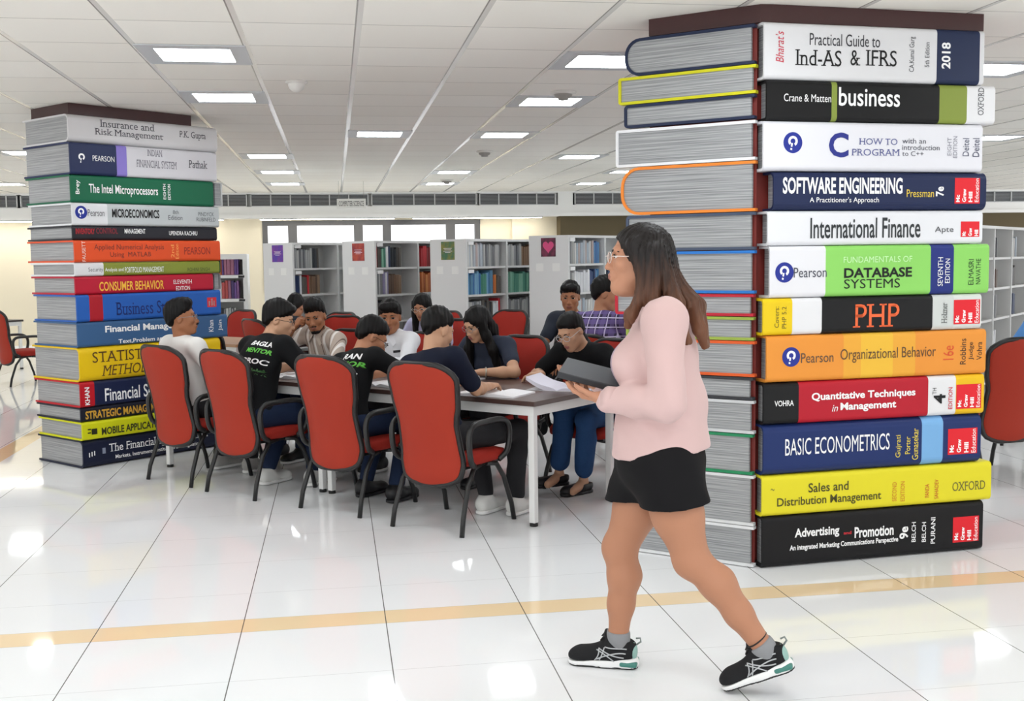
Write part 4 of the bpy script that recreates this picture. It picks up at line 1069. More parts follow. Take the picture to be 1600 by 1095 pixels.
def ik(S, W, l1, l2, pole):
    S, W = np.array(S, float), np.array(W, float); d = W-S; L = np.linalg.norm(d)
    if L > .985*(l1+l2): W = S+d/L*.985*(l1+l2); d = W-S; L = np.linalg.norm(d)
    a = (l1*l1-l2*l2+L*L)/(2*L); h = math.sqrt(max(0, l1*l1-a*a)); u = d/L
    p = np.array(pole, float); p = p-u*(p@u); p = unit(p)
    return S+u*a+p*h, W
def hand_prims(W, d, n, right, curl=.35, spread=1.0, sc=1.0, thumb=.6, curls=None):
    d = unit(d); n = np.array(n, float); n = unit(n-d*(n@d)); s = np.cross(d, n) if right else np.cross(n, d)
    W = np.array(W, float); o = []; sc = sc*1.0
    K = []
    for i, (off, L0) in enumerate(((.031, .082), (.011, .087), (-.010, .083), (-.029, .074))):
        kn = W+d*L0*sc+s*off*sc-n*.004*sc; K.append(kn)
        o.append(cone(W+d*.012*sc+s*off*.55*sc, kn, .0155*sc, .0115*sc, .016))
    for i, kn in enumerate(K):
        ln = np.array([.042, .026, .021])*(1.0, 1.1, 1.03, .8)[i]*sc; dd = unit(d+s*(.10, .03, -.05, -.13)[i]*spread); p = kn; a = 0
        c = curls[i] if curls else curl*(1+.12*i)
        for j in range(3):
            a += c*(1.0, 1.15, .8)[j]; v = dd*math.cos(a)+n*math.sin(a); q = p+v*ln[j]
            o.append(cone(p, q, (.0092-.0008*j)*sc, (.0086-.0009*j)*sc, .006 if j else .009)); p = q
    t0 = W+d*.022*sc+s*.026*sc+n*.004*sc; v1 = unit(d*.62+s*.72+n*.35*thumb); t1 = t0+v1*.042*sc; v2 = unit(d*.9+s*.30+n*.5*thumb); t2 = t1+v2*.032*sc; t3 = t2+unit(d*.95+s*.05+n*.6*thumb)*.024*sc
    o += [cone(W+d*.01*sc+s*.012*sc, t0, .015*sc, .0145*sc, .016), cone(t0, t1, .0145*sc, .0108*sc, .01), cone(t1, t2, .0105*sc, .0095*sc, .006), cone(t2, t3, .0095*sc, .0075*sc, .006)]
    return o
def head_frame(yaw, pitch, roll=0):
    y, p, r = [math.radians(a) for a in (yaw, pitch, roll)]
    f = A3(math.sin(y)*math.cos(p), math.cos(y)*math.cos(p), -math.sin(p)); rt = A3(math.cos(y), -math.sin(y), 0); u = np.cross(rt, f)
    rt, u = rt*math.cos(r)+u*math.sin(r), u*math.cos(r)-rt*math.sin(r)
    return np.array([rt, f, u])
def HP(c, R, sc): return lambda x, y, z: c+sc*(x*R[0]+y*R[1]+z*R[2])
def head_prims(c, R, sc=1.0, fem=False, jaw=1.0):
    h = HP(c, R, sc); S = lambda *r: np.array(r)*sc
    o = [ell(h(0, -.014, .032), S(.0745, .094, .084), R, .03), ell(h(0, .026, -.030), S(.060*jaw, .066, .082), R, .03),
         cone(h(-.046*jaw, .004, -.058), h(-.016, .064, -.098), .020*sc, .018*sc, .025), cone(h(.046*jaw, .004, -.058), h(.016, .064, -.098), .020*sc, .018*sc, .025),
         ell(h(0, .072, -.098), S(.020, .017, .016), R, .02),
         cone(h(-.034, .078, .026), h(.034, .078, .026), .011*sc, .011*sc, .016),
         ell(h(-.040, .062, -.022), S(.024, .022, .022), R, .02), ell(h(.040, .062, -.022), S(.024, .022, .022), R, .02),
         cut(h(-.031, .101, .005), S(.017, .015, .011), R, .012), cut(h(.031, .101, .005), S(.017, .015, .011), R, .012),
         cone(h(0, .084, .012), h(0, .108, -.034), .0065*sc, (.010 if fem else .0115)*sc, .010), ell(h(-.011, .097, -.037), S(.0095, .011, .008), R, .007), ell(h(.011, .097, -.037), S(.0095, .011, .008), R, .007),
         ell(h(0, .086, -.064), S(.030, .014, .020), R, .012),
         ell(h(0, .0975, -.0605), S(.0215, .0085, .0052), R, .004), ell(h(0, .096, -.0715), S(.019, .0085, .0062), R, .004)]
    for s in (-1, 1):
        Re = np.array([R[0], unit(R[1]+.3*s*R[0]*0-.25*R[2]), unit(R[2]+.25*R[1])])
        o += [ell(h(s*.0745, -.010, -.006), S(.011, .019, .031), Re, .006), cut(h(s*.086, -.006, -.002), S(.007, .010, .017), Re, .006)]
    return o
def eyes(parent, c, R, sc, iris, closed=0.0):
    h = HP(c, R, sc)
    for s in (-1, 1):
        Re = np.array([unit(R[0]+s*-.12*R[1]), unit(R[1]+s*.12*R[0]), R[2]])
        MB().ball(h(s*.031, .0795, .004), Re, (.0145*sc, .0085*sc, .0075*sc*(1-closed)), 14, 0, (4, 1)).build('eye', [mat('eye_white', '#d9d4cf', .3), iris], parent)
        b_ = MB(); pts = [h(s*x, y, z) for x, y, z in ((.012, .0905, .0225), (.024, .0890, .0270), (.036, .0835, .0270), (.049, .071, .021))]
        b_.tube(pts, [.0028*sc, .0042*sc, .004*sc, .0018*sc], 6).build('eyebrow', mat('brow_black', '#17110f', .8), parent)
        l_ = MB(); l_.tube([h(s*x, y, z) for x, y, z in ((.0165, .0845, .0065), (.024, .0885, .0115), (.033, .0880, .0118), (.0445, .0795, .0065))], .0018*sc, 6).build('eyelashes', mat('lash_black', '#150f0e', .8), parent)
def glasses(parent, c, R, sc, m, round_=False):
    h = HP(c, R, sc); g = MB()
    for s in (-1, 1):
        g.tube([h(s*.033+.0245*math.cos(a), .108-.010*abs(s*.033+.0245*math.cos(a))/.057, .0005+(.0195 if round_ else .0165)*math.sin(a)) for a in [2*PI*i/18 for i in range(18)]], .0016*sc, 6, closed=True)
        g.tube([h(s*.057, .099, .004), h(s*.074, .085, .006), h(s*.0815, .0, .006), h(s*.0825, -.018, -.004)], .0016*sc, 6)
    g.tube([h(-.0095, .108, .004), h(0, .112, .006), h(.0095, .108, .004)], .0016*sc, 6)
    g.build('glasses', m, parent)
def hairnoise(amp=.004, fx=95, axis=2):
    def f(P):
        w = 3*np.sin(9*P[:, 2])+2*np.sin(14*P[:, 1]+1.3)
        return amp*(np.sin(fx*P[:, 0]+w)*np.sin(fx*.8*P[:, 1]+1.7*w)+.5*np.sin(2.1*fx*(P[:, 0]+P[:, 1])+w))
    return f
def clothnoise(amp=.003, sd=0.0):
    def f(P):
        x, y, z = P.T
        return amp*(np.sin(26*z+14*x+3*np.sin(11*y+sd)+sd)+.7*np.sin(33*y-21*z+2*np.sin(17*x+sd)))*(.6+.4*np.sin(7*z+5*x+sd))
    return f
SK = lambda n, c: mat('skin_'+n, c, .52, .35, bump=(130, .05))
IRIS = mat('iris_dark', '#1d120d', .2)
HAIR = mat('black_hair', '#0b0909', .55, .22)

def dirlean(a, sd=0.0): a = math.radians(a); return A3(math.sin(math.radians(sd)), math.sin(a), math.cos(a))/math.sqrt(1+math.sin(math.radians(sd))**2)
def sitting(lean=5, bend=15, side=0, twist=0, neckf=10, yaw=0, pitch=0, roll=0, hipz=.525, hipy=-.07, sc=.95, knees=None, ankles=None, wr=None, poles=None, shw=.185, shrug=0.0):
    J = {}
    u1 = dirlean(lean, side); u2 = dirlean(lean+bend*.6, side*1.2); u3 = dirlean(lean+bend, side*1.2)
    J['pel'] = A3(0, hipy, hipz); J['abd'] = J['pel']+u1*.17*sc; J['che'] = J['abd']+u2*.19*sc; J['neck'] = J['che']+u3*.185*sc
    t = math.radians(twist)
    def frame(u, tw):
        r = A3(math.cos(tw), -math.sin(tw), 0); r = unit(r-u*(r@u)); f = np.cross(u, r); return np.array([r, f, u])
    J['Rp'] = frame(u1, 0); J['Ra'] = frame(u1, t*.4); J['Rc'] = frame(u2, t); J['Rn'] = frame(u3, t)
    r = J['Rn'][0]
    J['sh'] = [J['neck']-u3*(.05-shrug)*sc+s*r*shw*sc for s in (-1, 1)]
    un = dirlean(lean+bend+neckf, side); J['Rh'] = head_frame(yaw, pitch, roll)
    J['head'] = J['neck']+un*.085*sc+J['Rh'][2]*.085*sc+J['Rh'][1]*.012*sc
    J['hip'] = [J['pel']+s*J['Rp'][0]*.088*sc-A3(0, 0, .01) for s in (-1, 1)]
    J['kn'] = [A3(*k) for k in (knees or ((-.115, .37, .50), (.115, .37, .50)))]
    J['an'] = [A3(*k) for k in (ankles or ((-.12, .36, .095), (.12, .36, .095)))]
    J['toe'] = [A3(0, 1, -.25), A3(0, 1, -.25)]
    W = wr or ((-.12, .38, .70), (.12, .38, .70)); Q = poles or ((-.7, -.3, -.6), (.7, -.3, -.6))
    J['el'], J['wr'] = [], []
    for i in (0, 1):
        e, w = ik(J['sh'][i], W[i], .285*sc, .25*sc, Q[i]); J['el'].append(e); J['wr'].append(w)
    J['sc'] = sc
    return J
def torso_prims(J, w=1.0, e=0.0, fem=False, belly=0.0):
    sc = J['sc']*w; E = e
    o = [ell(J['pel'], A3(.168*sc+E, .118*sc+E, .125+E), J['Rp'], .05), ell(J['abd']+J['Ra'][1]*belly, A3(.142*sc+E, .108*sc+E+belly*.6, .15+E), J['Ra'], .06), ell(J['che'], A3(.158*sc+E, .112*sc+E, .165+E), J['Rc'], .06)]
    n = J['neck']
    for s in J['sh']:
        o.append(cone(n-J['Rn'][2]*.045+(s-n)*.15, s-(s-n)*.12, .060*sc+E, .052*sc+E, .05))
        o.append(cone(n+J['Rn'][2]*(.0-.012), s, .040*sc+E*.6, .044*sc+E, .04))
    if fem:
        for s in (-1, 1): o.append(ell(J['che']+J['Rc'][1]*.085*sc+J['Rc'][0]*s*.070*sc-J['Rc'][2]*.015, A3(.068*sc+E, .062*sc+E, .068*sc+E), J['Rc'], .04))
    return o
def arm_prims(J, i, e=0.0, up=1.0, lo=0.0, w=1.0, k=.03):
    S, E, W = J['sh'][i], J['el'][i], J['wr'][i]; sc = J['sc']*w; o = []
    b = S+(E-S)*min(up, 1); rb = (.050-.009*min(up, 1))*sc+e
    o.append(cone(S, b, .052*sc+e, rb, k))
    if lo > 0: m = E+(W-E)*lo; o += [cone(E, E+(W-E)*min(lo, .35), .040*sc+e, .042*sc+e, .02)]; o += [cone(E+(W-E)*.35, m, .042*sc+e, (.042-.0145*(lo-.35)/.65)*sc+e, .02)] if lo > .35 else []
    return o
def leg_prims(J, i, e=0.0, w=1.0, lo=1.0, hem=None):
    H, K, A_ = J['hip'][i], J['kn'][i], J['an'][i]; sc = J['sc']*w
    o = [cone(H, H+(K-H)*.5, .085*sc+e, .076*sc+e, .03), cone(H+(K-H)*.5, K, .076*sc+e, .056*sc+e, .02)]
    if lo > 0:
        c = K+(A_-K)*.32; b = K+(A_-K)*lo
        back = J.get('calf', A3(0, -.012, 0))
        o += [cone(K, c+back, .054*sc+e, .054*sc+e, .02), cone(c+back, b, .054*sc+e, ((.034*sc+e) if hem is None else hem), .02)]
    return o
def foot_prims(J, i): 
    A_ = J['an'][i]; t = unit(J['toe'][i]*A3(1, 1, 0)); return [cone(A_-A3(0, 0, .03), A_+t*.13-A3(0, 0, .065), .034, .026, .02)]
def shoe(parent, J, i, upper, sole, name='shoe', sc=1.0, low=False):
    A_ = J['an'][i]; t = unit(J['toe'][i]*A3(1, 1, 0)); r = np.cross(t, A3(0, 0, 1)); fl = J.get('floor', 0.0)
    R = np.array([r, t, A3(0, 0, 1)]); g = A3(A_[0], A_[1], fl)
    P = lambda y, z, x=0: g+t*y*sc+A3(0, 0, z)*sc+r*x*sc
    up = [cone(P(-.035, .055), P(.02, .055), .042*sc, .043*sc, .03), cone(P(.03, .052), P(.145, .038), .043*sc, .036*sc, .03), ell(P(.155, .036), A3(.042, .05, .030)*sc, R, .03)]
    if not low: up.append(cone(P(-.03, .075), P(-.005, .095), .040*sc, .044*sc, .03))
    s = body_obj(name, up, .007, upper, parent, cuts=[(P(0, .022), A3(0, 0, -1)), (P(0, .115 if not low else .075), A3(0, 0, 1))])
    body_obj('sole', [cone(P(-.035, .016), P(.05, .016), .043*sc, .040*sc, .03), cone(P(.05, .016), P(.16, .016), .040*sc, .044*sc, .03)], .007, sole, s, cuts=[(P(0, .003), A3(0, 0, -1)), (P(0, .026), A3(0, 0, 1))])
    return s
def short_hair(J, amp=.0035, top=.0, fringe=0.0, back=0.0, nape=-.075, m=None, quiff=0.0):
    c, R, sc = J['head'], J['Rh'], J.get('hsc', 1.0); h = HP(c, R, sc); S = lambda *r: np.array(r)*sc
    pr = [ell(h(0, -.016, .042+top*.5), S(.0845, .105+back, .091+top), R, .02), ell(h(0, -.060-back, -.005), S(.068, .048, .075), R, .02)]
    if fringe: pr.append(cone(h(-.045, .070, .085), h(.045, .070, .085), .026*sc+fringe*.3, .026*sc+fringe*.3, .03))
    if quiff: pr += [ell(h(.0, .036, .108), S(.062, .05, .03+quiff), R, .03)]
    f0 = h(0, .088+fringe*.5, .058-fringe); b0 = h(0, -.10, nape); v = b0-f0; n = unit(np.cross(v, R[0]));  n = n if n@R[2] > 0 else -n
    # keep what lies above the line from the forehead to the nape, dipping in front of the ears
    nz = hairnoise(amp)
    def f(P):
        s = (P-f0)@(-n)+.0025*np.sin(70*P[:, 0])+.002*np.sin(90*P[:, 1]+2)
        return nz(P)+.5*np.maximum(0, s+.034)
    return pr, [(f0-n*.03, -n)], f

def dress_text(shirt, parent_M, lines, centre, right, up, back, name='shirt_print'):
    """lettering wrapped onto a garment: lines = [(text, width, height, dx, dz, colour)]"""
    me = shirt.data; vs = [v.co.copy() for v in me.vertices]; fs = [tuple(p.vertices) for p in me.polygons]
    bvh = BVHTree.FromPolygons(vs, fs)
    mb = MB(); cols = []
    for txt, w, h, dx, dz, c in lines:
        v, f = fit_text(txt, w, h, bold=.03, shear=.15)
        if c not in cols: cols.append(c)
        out = []
        for a, b in v:
            p = centre+right*(a+dx)+up*(b+dz)+back*.5
            hit = bvh.ray_cast(Vector(p), Vector(-back))
            out.append(tuple((np.array(hit[0])+back*.003)) if hit[0] is not None else tuple(p-back*.4))
        mb.add(out, f, cols.index(c))
    mb.build(name, [mat('print_'+q.strip('#'), q, .6) for q in cols], shirt)
# ------------------------------------------------------------------ the seated readers
def denim(n, c): return mat(n, c, .8, .2, vary=.12, bump=(70, .1))
black_tee = mat('black_cotton', '#121315', .85, .2); navy_tee = mat('navy_cotton', '#161b2c', .85, .2)
RES = .0075
def make(name_label, pos, rz, J, skin, res=RES, w=1.0, fem=False, hand=((.3, None), (.3, None)), belly=0.0, jaw=1.0, hsc=1.0, legs=True, lipc='#8d5646', armw=1.0):
    J['hsc'] = hsc
    e = empty('person', (pos[0], pos[1], 0), rz, name_label, 'person', None)
    pr = torso_prims(J, w*.97, -.004, fem, belly)
    c, R = J['head'], J['Rh']
    pr += [cone(J['neck']-J['Rn'][2]*.03, c-R[2]*.065*hsc-R[1]*.022*hsc, .055*w**.5, .050, .03)]
    pr += head_prims(c, R, hsc, fem, jaw)
    for i in (0, 1):
        pr += arm_prims(J, i, 0, 1, 1, armw)
        d = J.get('hd', [None, None])[i]
        if d is None: d = J['wr'][i]-J['el'][i]
        n = J.get('hn', [A3(0, 0, -1), A3(0, 0, -1)])[i]
        pr += hand_prims(J['wr'][i], d, n, i == 1, hand[i][0], sc=.97 if not fem else .88)
        if legs: pr += leg_prims(J, i, 0, .95)+foot_prims(J, i)
    h = HP(c, R, hsc)
    paint = [(h(0, .098, -.0655), A3(.0215, .012, .0125)*hsc, R, 1)]
    b = body_obj('body', pr, res, [skin, mat('lips_'+lipc.strip('#'), lipc, .5)], e, paint=paint)
    return e, b
def hair_of(e, J, **k):
    m = k.pop('m', HAIR); rs = k.pop('res', .006)
    pr, cu, ds = short_hair(J, **k); return body_obj('hair', pr, rs, m, e, cu, ds)
def tee(e, J, m, w=1.0, fem=False, up=.62, belly=0.0, name='tshirt', amp=.003, hemz=-.07, lo=0.0, sd=0.0, armw=1.0, infl=.012, neckcut=True):
    pr = torso_prims(J, w, infl, fem, belly)
    for i in (0, 1): pr += arm_prims(J, i, .017, up, lo, armw, .035)
    cu = [(J['pel']+J['Rp'][2]*hemz, -J['Rp'][2])]
    if neckcut: cu.append((J['neck']+J['Rn'][2]*.030+J['Rn'][1]*.02, unit(J['Rn'][2]+.25*J['Rn'][1])))
    return body_obj(name, pr, RES, m, e, cu, clothnoise(amp, sd))
def trousers(e, J, m, w=1.0, lo=.93, hem=.05, sd=1.0, name='trousers'):
    pr = [ell(J['pel']-A3(0, 0, .01), A3(.172*w, .122*w, .118), J['Rp'], .05)]
    for i in (0, 1): pr += leg_prims(J, i, .013, w, lo, hem)
    return body_obj(name, pr, .009, m, e, [(J['pel']+A3(0, -.03, .085), unit(A3(0, -.75, 1)))], clothnoise(.003, sd))
s1, s2, s3, s4 = SK('tan', '#b47f60'), SK('brown', '#a06a4a'), SK('light', '#c69a7c'), SK('olive', '#b98a6b')
shoe_w = mat('white_shoe', '#dcdcd8', .6); shoe_g = mat('grey_shoe', '#a9a7a3', .6); shoe_b = mat('black_shoe', '#17171a', .5)
sole_w = mat('white_sole', '#e8e8e6', .5)
steelg = mat('thin_steel_rim', '#8a8a90', .3, metal=.7); blackrim = mat('black_rim', '#15151a', .3)
def facing(u, v): return tp(u, v)

# man in white, nearest the left stack
J = sitting(lean=-19, bend=12, sc=.89, neckf=2, yaw=38, pitch=-4, wr=((-.20, .10, .60), (.26, .12, .60)), poles=((-.6, -.6, -.4), (.7, -.6, -.3)), ankles=((-.16, .30, .10), (.16, .34, .10)), hipy=.0)
e, b = make('man in a white t-shirt with glasses and moustache, sitting beside the left stack', tp(2.87, -.10), FWD-.03, J, s2)
hair_of(e, J, quiff=.002, top=.006); eyes(e, J['head'], J['Rh'], 1, IRIS); glasses(e, J['head'], J['Rh'], 1, steelg)
hh = HP(J['head'], J['Rh'], 1)
body_obj('moustache', [cone(hh(-.02, .0985, -.0535), hh(0, .106, -.049), .004, .006, .01), cone(hh(.02, .0985, -.0535), hh(0, .106, -.049), .004, .006, .01)], .003, HAIR, e)
tee(e, J, mat('white_cotton', '#dedcd8', .9, .2), amp=.004, up=.75)
trousers(e, J, mat('black_trousers', '#17171b', .85))
for i in (0, 1):
    sh = shoe(e, J, i, shoe_g, sole_w)

# man in printed black shirt
J = sitting(lean=8, bend=24, neckf=8, yaw=48, pitch=14, twist=6, wr=((-.10, .42, .80), (.20, .36, .78)), poles=((-.8, -.2, -.5), (.8, -.3, -.5)), ankles=((-.10, .16, .10), (.20, .30, .10)), knees=((-.13, .36, .50), (.17, .37, .50)), shw=.195)
e, b = make('young man with glasses in a black t-shirt with BAGLA printed on its back', tp(2.17, -.14), FWD+.02, J, s3, w=1.10, belly=.02, jaw=1.12, armw=1.1)
hair_of(e, J, top=.010, fringe=.012, back=.005); eyes(e, J['head'], J['Rh'], 1, IRIS); glasses(e, J['head'], J['Rh'], 1, blackrim)
t = tee(e, J, black_tee, w=1.10, belly=.02, up=.7, sd=2, armw=1.1)
Rc = J['Rc']
dress_text(t, None, [('BAGLA', .15, .036, 0, .10, '#f2f2f2'), ('MENTOR', .16, .034, 0, .045, '#5dbb3f'), ('BROC', .17, .036, -.0, -.03, '#f2f2f2'), ('***', .10, .05, .03, -.10, '#3c6b3a')], J['che']+Rc[0]*.085+Rc[2]*.015, Rc[0], Rc[2], -Rc[1])
trousers(e, J, denim('dark_denim', '#1d2a44'), w=1.08)
for i in (0, 1): shoe(e, J, i, shoe_w, sole_w)

# leaning man in black
J = sitting(lean=8, bend=26, neckf=12, yaw=30, pitch=32, twist=10, side=-5, sc=.84, wr=((-.12, .46, .79), (.20, .42, .78)), poles=((-.8, -.3, -.3), (.9, -.2, -.4)), ankles=((-.14, .22, .10), (.14, .20, .10)))
e, b = make('young man in black t-shirt leaning far over the table, seen from behind', tp(1.28, -.12), FWD+.02, J, s1)
hair_of(e, J, top=.006, nape=-.06, back=.004); eyes(e, J['head'], J['Rh'], 1, IRIS); glasses(e, J['head'], J['Rh'], 1, blackrim)
t = tee(e, J, black_tee, sd=3, up=.8)
Rc = J['Rc']
dress_text(t, None, [('RAN', .13, .04, -.02, .10, '#f2f2f2'), ('MOR', .14, .036, .0, .045, '#5dbb3f'), ('C', .05, .04, .02, -.03, '#f2f2f2')], J['che']+Rc[0]*.075, Rc[0], Rc[2], -Rc[1])
trousers(e, J, denim('dark_denim', '#1d2a44'))
for i in (0, 1): shoe(e, J, i, shoe_b, shoe_b)

# man in navy, nearest
J = sitting(lean=-6, bend=18, side=-9, neckf=12, yaw=10, pitch=20, hipy=-.10, sc=.87, wr=((-.14, .36, .775), (.06, .29, .775)), poles=((-.8, -.3, -.5), (.45, -.7, -.6)), ankles=((.02, .30, .10), (.20, .36, .10)), knees=((-.10, .38, .50), (.20, .40, .51)))
e, b = make('man in plain navy t-shirt, back turned, sitting in the nearest red chair', tp(.48, -.15), FWD+.04, J, s3)
h_ = short_hair(J, top=.010, nape=-.030, back=.004); body_obj('hair', h_[0], .006, HAIR, e, h_[1], h_[2]); eyes(e, J['head'], J['Rh'], 1, IRIS)
tee(e, J, navy_tee, sd=4, up=.78)
trousers(e, J, mat('black_trousers', '#17171b', .85))
for i in (0, 1): shoe(e, J, i, shoe_w, sole_w)

# ---- far side (they face the near side)
FB = FWD+PI
wc = mat('girl_top_blue', '#242c3e', .85); 
# girl in blue
J = sitting(lean=12, bend=22, neckf=8, yaw=14, pitch=26, roll=4, wr=((-.15, .38, .775), (.10, .36, .775)), poles=((-.9, -.2, -.4), (.9, -.2, -.4)), sc=.90, shw=.178)
J['hd'] = [A3(.5, .7, 0), A3(-.6, .7, 0)]
e, b = make('girl with long black hair and glasses in a blue top, writing at the table', tp(1.12, 1.14), FB, J, s3, fem=True, hand=((.5, 0), (.5, 0)), hsc=.95, lipc='#a05f58')
c, R = J['head'], J['Rh']; hh = HP(c, R, .95)
def long_hair(J, hsc, ends, m, part=0.0, res=.006, amp=.0035, name='hair', par=None, vol=1.0):
    hh = HP(J['head'], J['Rh'], hsc); S = lambda *r: np.array(r)*hsc
    pr = [ell(hh(0, -.018, .040), S(.086*vol, .104*vol, .090), J['Rh'], .02)]
    cu_pr = []
    for pts, r0, r1 in ends:
        for a, b_ in zip(pts, pts[1:]):
            pr.append(cone(a, b_, r0, r0+(r1-r0)*.5, .03)); r0 = r0+(r1-r0)*.5
    # the face stays free
    pr.append(cut(hh(part, .098, -.035), S(.062, .055, .095), J['Rh'], .012))
    pr.append(cut(hh(0, .05, -.13), S(.05, .085, .06), J['Rh'], .02))
    return body_obj(name, pr, res, m, par, (), hairnoise(amp, 110))
sh = J['sh']; ch = J['che']
long_hair(J, .95, [([hh(-.066, .01, .03), hh(-.085, .02, -.08), sh[0]+A3(.05, .09, -.02), ch+A3(-.12, .13, -.02)], .034, .030), ([hh(.066, .01, .03), hh(.085, .015, -.08), sh[1]+A3(-.05, .08, -.02), ch+A3(.11, .13, -.10)], .034, .03), ([hh(0, -.06, 0), hh(0, -.09, -.1), J['neck']+A3(0, -.07, -.1), ch+A3(0, -.13, -.05)], .06, .05)], HAIR, par=e)
eyes(e, c, R, .95, IRIS, .3); glasses(e, c, R, .95, steelg)
tee(e, J, wc, fem=True, up=.55, sd=5, armw=.92)
trousers(e, J, mat('black_trousers', '#17171b', .85), w=.98)
for i in (0, 1): shoe(e, J, i, shoe_b, shoe_b, low=True)
# the sleeves are a lighter blue than the front
wt = MB(); wv = J['wr'][0]; dv = unit(J['el'][0]-wv); wt.tube([wv+dv*.03+(-.031*math.cos(a))*unit(np.cross(dv, A3(0, 0, 1)))+.031*math.sin(a)*unit(np.cross(dv, np.cross(dv, A3(0, 0, 1)))) for a in [2*PI*i/16 for i in range(16)]], .006, 6, closed=True)
wt.build('wristwatch', mat('steel_watch', '#b9b4a6', .3, metal=.8), e)

# girl in black
J = sitting(lean=17, bend=22, neckf=6, yaw=4, pitch=28, roll=-6, wr=((-.30, .40, .78), (.20, .32, .775)), poles=((-.9, -.1, -.3), (.8, -.3, -.4)), sc=.89, shw=.18,
            knees=((-.16, .36, .51), (.02, .34, .55)), ankles=((-.05, .22, .10), (.10, .28, .14)))
J['hd'] = [A3(.1, .9, -.1), A3(.9, .5, 0)]
e, b = make('girl with glasses in black t-shirt and blue jeans reading at the near table end', tp(.33, 1.16), FB, J, s3, fem=True, w=1.05, hand=((.15, 0), (.4, 0)), hsc=.96, lipc='#a0635a')
c, R = J['head'], J['Rh']; hh = HP(c, R, .96)
h_ = short_hair(J, amp=.002, nape=-.09); h_[0].append(cone(hh(0, -.085, -.03), J['che']+A3(.02, -.13, .06), .045, .03, .03)); body_obj('hair', h_[0][:2], .006, HAIR, e, h_[1], h_[2])
body_obj('ponytail', [cone(hh(.02, -.075, -.02), J['neck']+A3(.0, -.085, -.02), .042, .045, .02), cone(J['neck']+A3(.0, -.085, -.02), J['che']+A3(.03, -.135, .0), .045, .028, .02), cone(hh(.072, -.03, -.02), J['sh'][1]+A3(-.05, .04, .02), .026, .03, .02)], .006, HAIR, e, (), hairnoise(.003, 110))
eyes(e, c, R, .96, IRIS, .4); glasses(e, c, R, .96, mat('clear_rim', '#cfd0d4', .2), True)
t = tee(e, J, black_tee, fem=True, w=1.05, up=.75, sd=6)
dress_text(t, None, [('*', .03, .035, .06, .06, '#5dbb3f')], J['che'], -J['Rc'][0], J['Rc'][2], J['Rc'][1], 'shirt_badge')
trousers(e, J, denim('blue_denim', '#2b4c78'), w=1.08, lo=.84, hem=.062)
J['toe'] = [A3(.3, 1, 0), A3(.5, 1, 0)]
for i in (0, 1):
    J2 = dict(J); J2['floor'] = 0.0 if i == 0 else .045
    shoe(e, J2, i, shoe_b, shoe_b, 'court_shoe', .92, low=True)

# young man in white shirt
J = sitting(lean=6, bend=14, neckf=8, yaw=-36, pitch=6, sc=.85, wr=((-.16, .38, .775), (.14, .38, .775)), shw=.185, hipz=.525)
e, b = make('young man in a white button shirt with short fringe looking towards the camera', tp(2.05, 1.12), FB, J, s2, hand=((.5, 0), (.5, 0)))
hair_of(e, J, top=.006, fringe=.022); eyes(e, J['head'], J['Rh'], 1, IRIS)
ws = mat('white_shirting', '#e3e4e8', .85)
t = tee(e, J, ws, up=1, lo=.55, name='shirt', sd=7, infl=.016)
def collar(par, J, m, w=1.0):
    n, R = J['neck'], J['Rn']; k = MB()
    for s in (-1, 1):
        a = [n+R[2]*.055-R[1]*.05, n+R[2]*.050+R[0]*s*.062, n+R[2]*.018+R[1]*.078+R[0]*s*.012, n-R[2]*.045+R[1]*.098+R[0]*s*.06, n+R[2]*.0+R[0]*s*.095+R[1]*.01, n+R[2]*.01-R[1]*.078]
        top = [p for p in a]; bot = [p-R[2]*.006+R[1]*.004 for p in a]
        k.add(top+bot, [(0, 1, 4, 5), (1, 2, 3, 4), (11, 10, 7, 6), (10, 9, 8, 7), (0, 6, 7, 1), (1, 7, 8, 2), (2, 8, 9, 3), (3, 9, 10, 4), (4, 10, 11, 5)])
    k.build('collar', m, par)
collar(t, J, ws)
def chest_points(t, J, lst, par, m, name, r=.006):
    bvh = BVHTree.FromPolygons([v.co.copy() for v in t.data.vertices], [tuple(p.vertices) for p in t.data.polygons]); R = J['Rc']
    for x, z in lst:
        p = J['che']+R[0]*x+R[2]*z+R[1]*.5; hit = bvh.ray_cast(Vector(p), Vector(-R[1]))
        if hit[0] is not None: MB().ball(np.array(hit[0]), R, (r, .003, r), 6).build(name, m, par)
chest_points(t, J, [(0, .10), (0, .03), (0, -.05)], t, mat('dark_button', '#3a3a40', .4), 'button')
bk = BVHTree.FromPolygons([v.co.copy() for v in t.data.vertices], [tuple(p.vertices) for p in t.data.polygons])
def patch(t, J, x, z, w, h, m, name):
    R = J['Rc']; vs = []; n = 5
    for i in range(n+1):
        for j in (0, 1):
            p = J['che']+R[0]*(x+w*(i/n-.5))+R[2]*(z+h*(j-.5))+R[1]*.5; hit = bk.ray_cast(Vector(p), Vector(-R[1])); vs.append(np.array(hit[0])+R[1]*.004 if hit[0] is not None else p-R[1]*.38)
    MB().add(vs, [(2*i, 2*i+2, 2*i+3, 2*i+1) for i in range(n)]).build(name, m, t)
patch(t, J, -.075, .055, .055, .018, mat('dark_patch', '#2a2a2e', .6), 'chest_patch')
patch(t, J, .085, .075, .06, .05, mat('dark_patch', '#2a2a2e', .6), 'chest_patch')
trousers(e, J, mat('black_trousers', '#17171b', .85))
for i in (0, 1): shoe(e, J, i, shoe_b, sole_w)

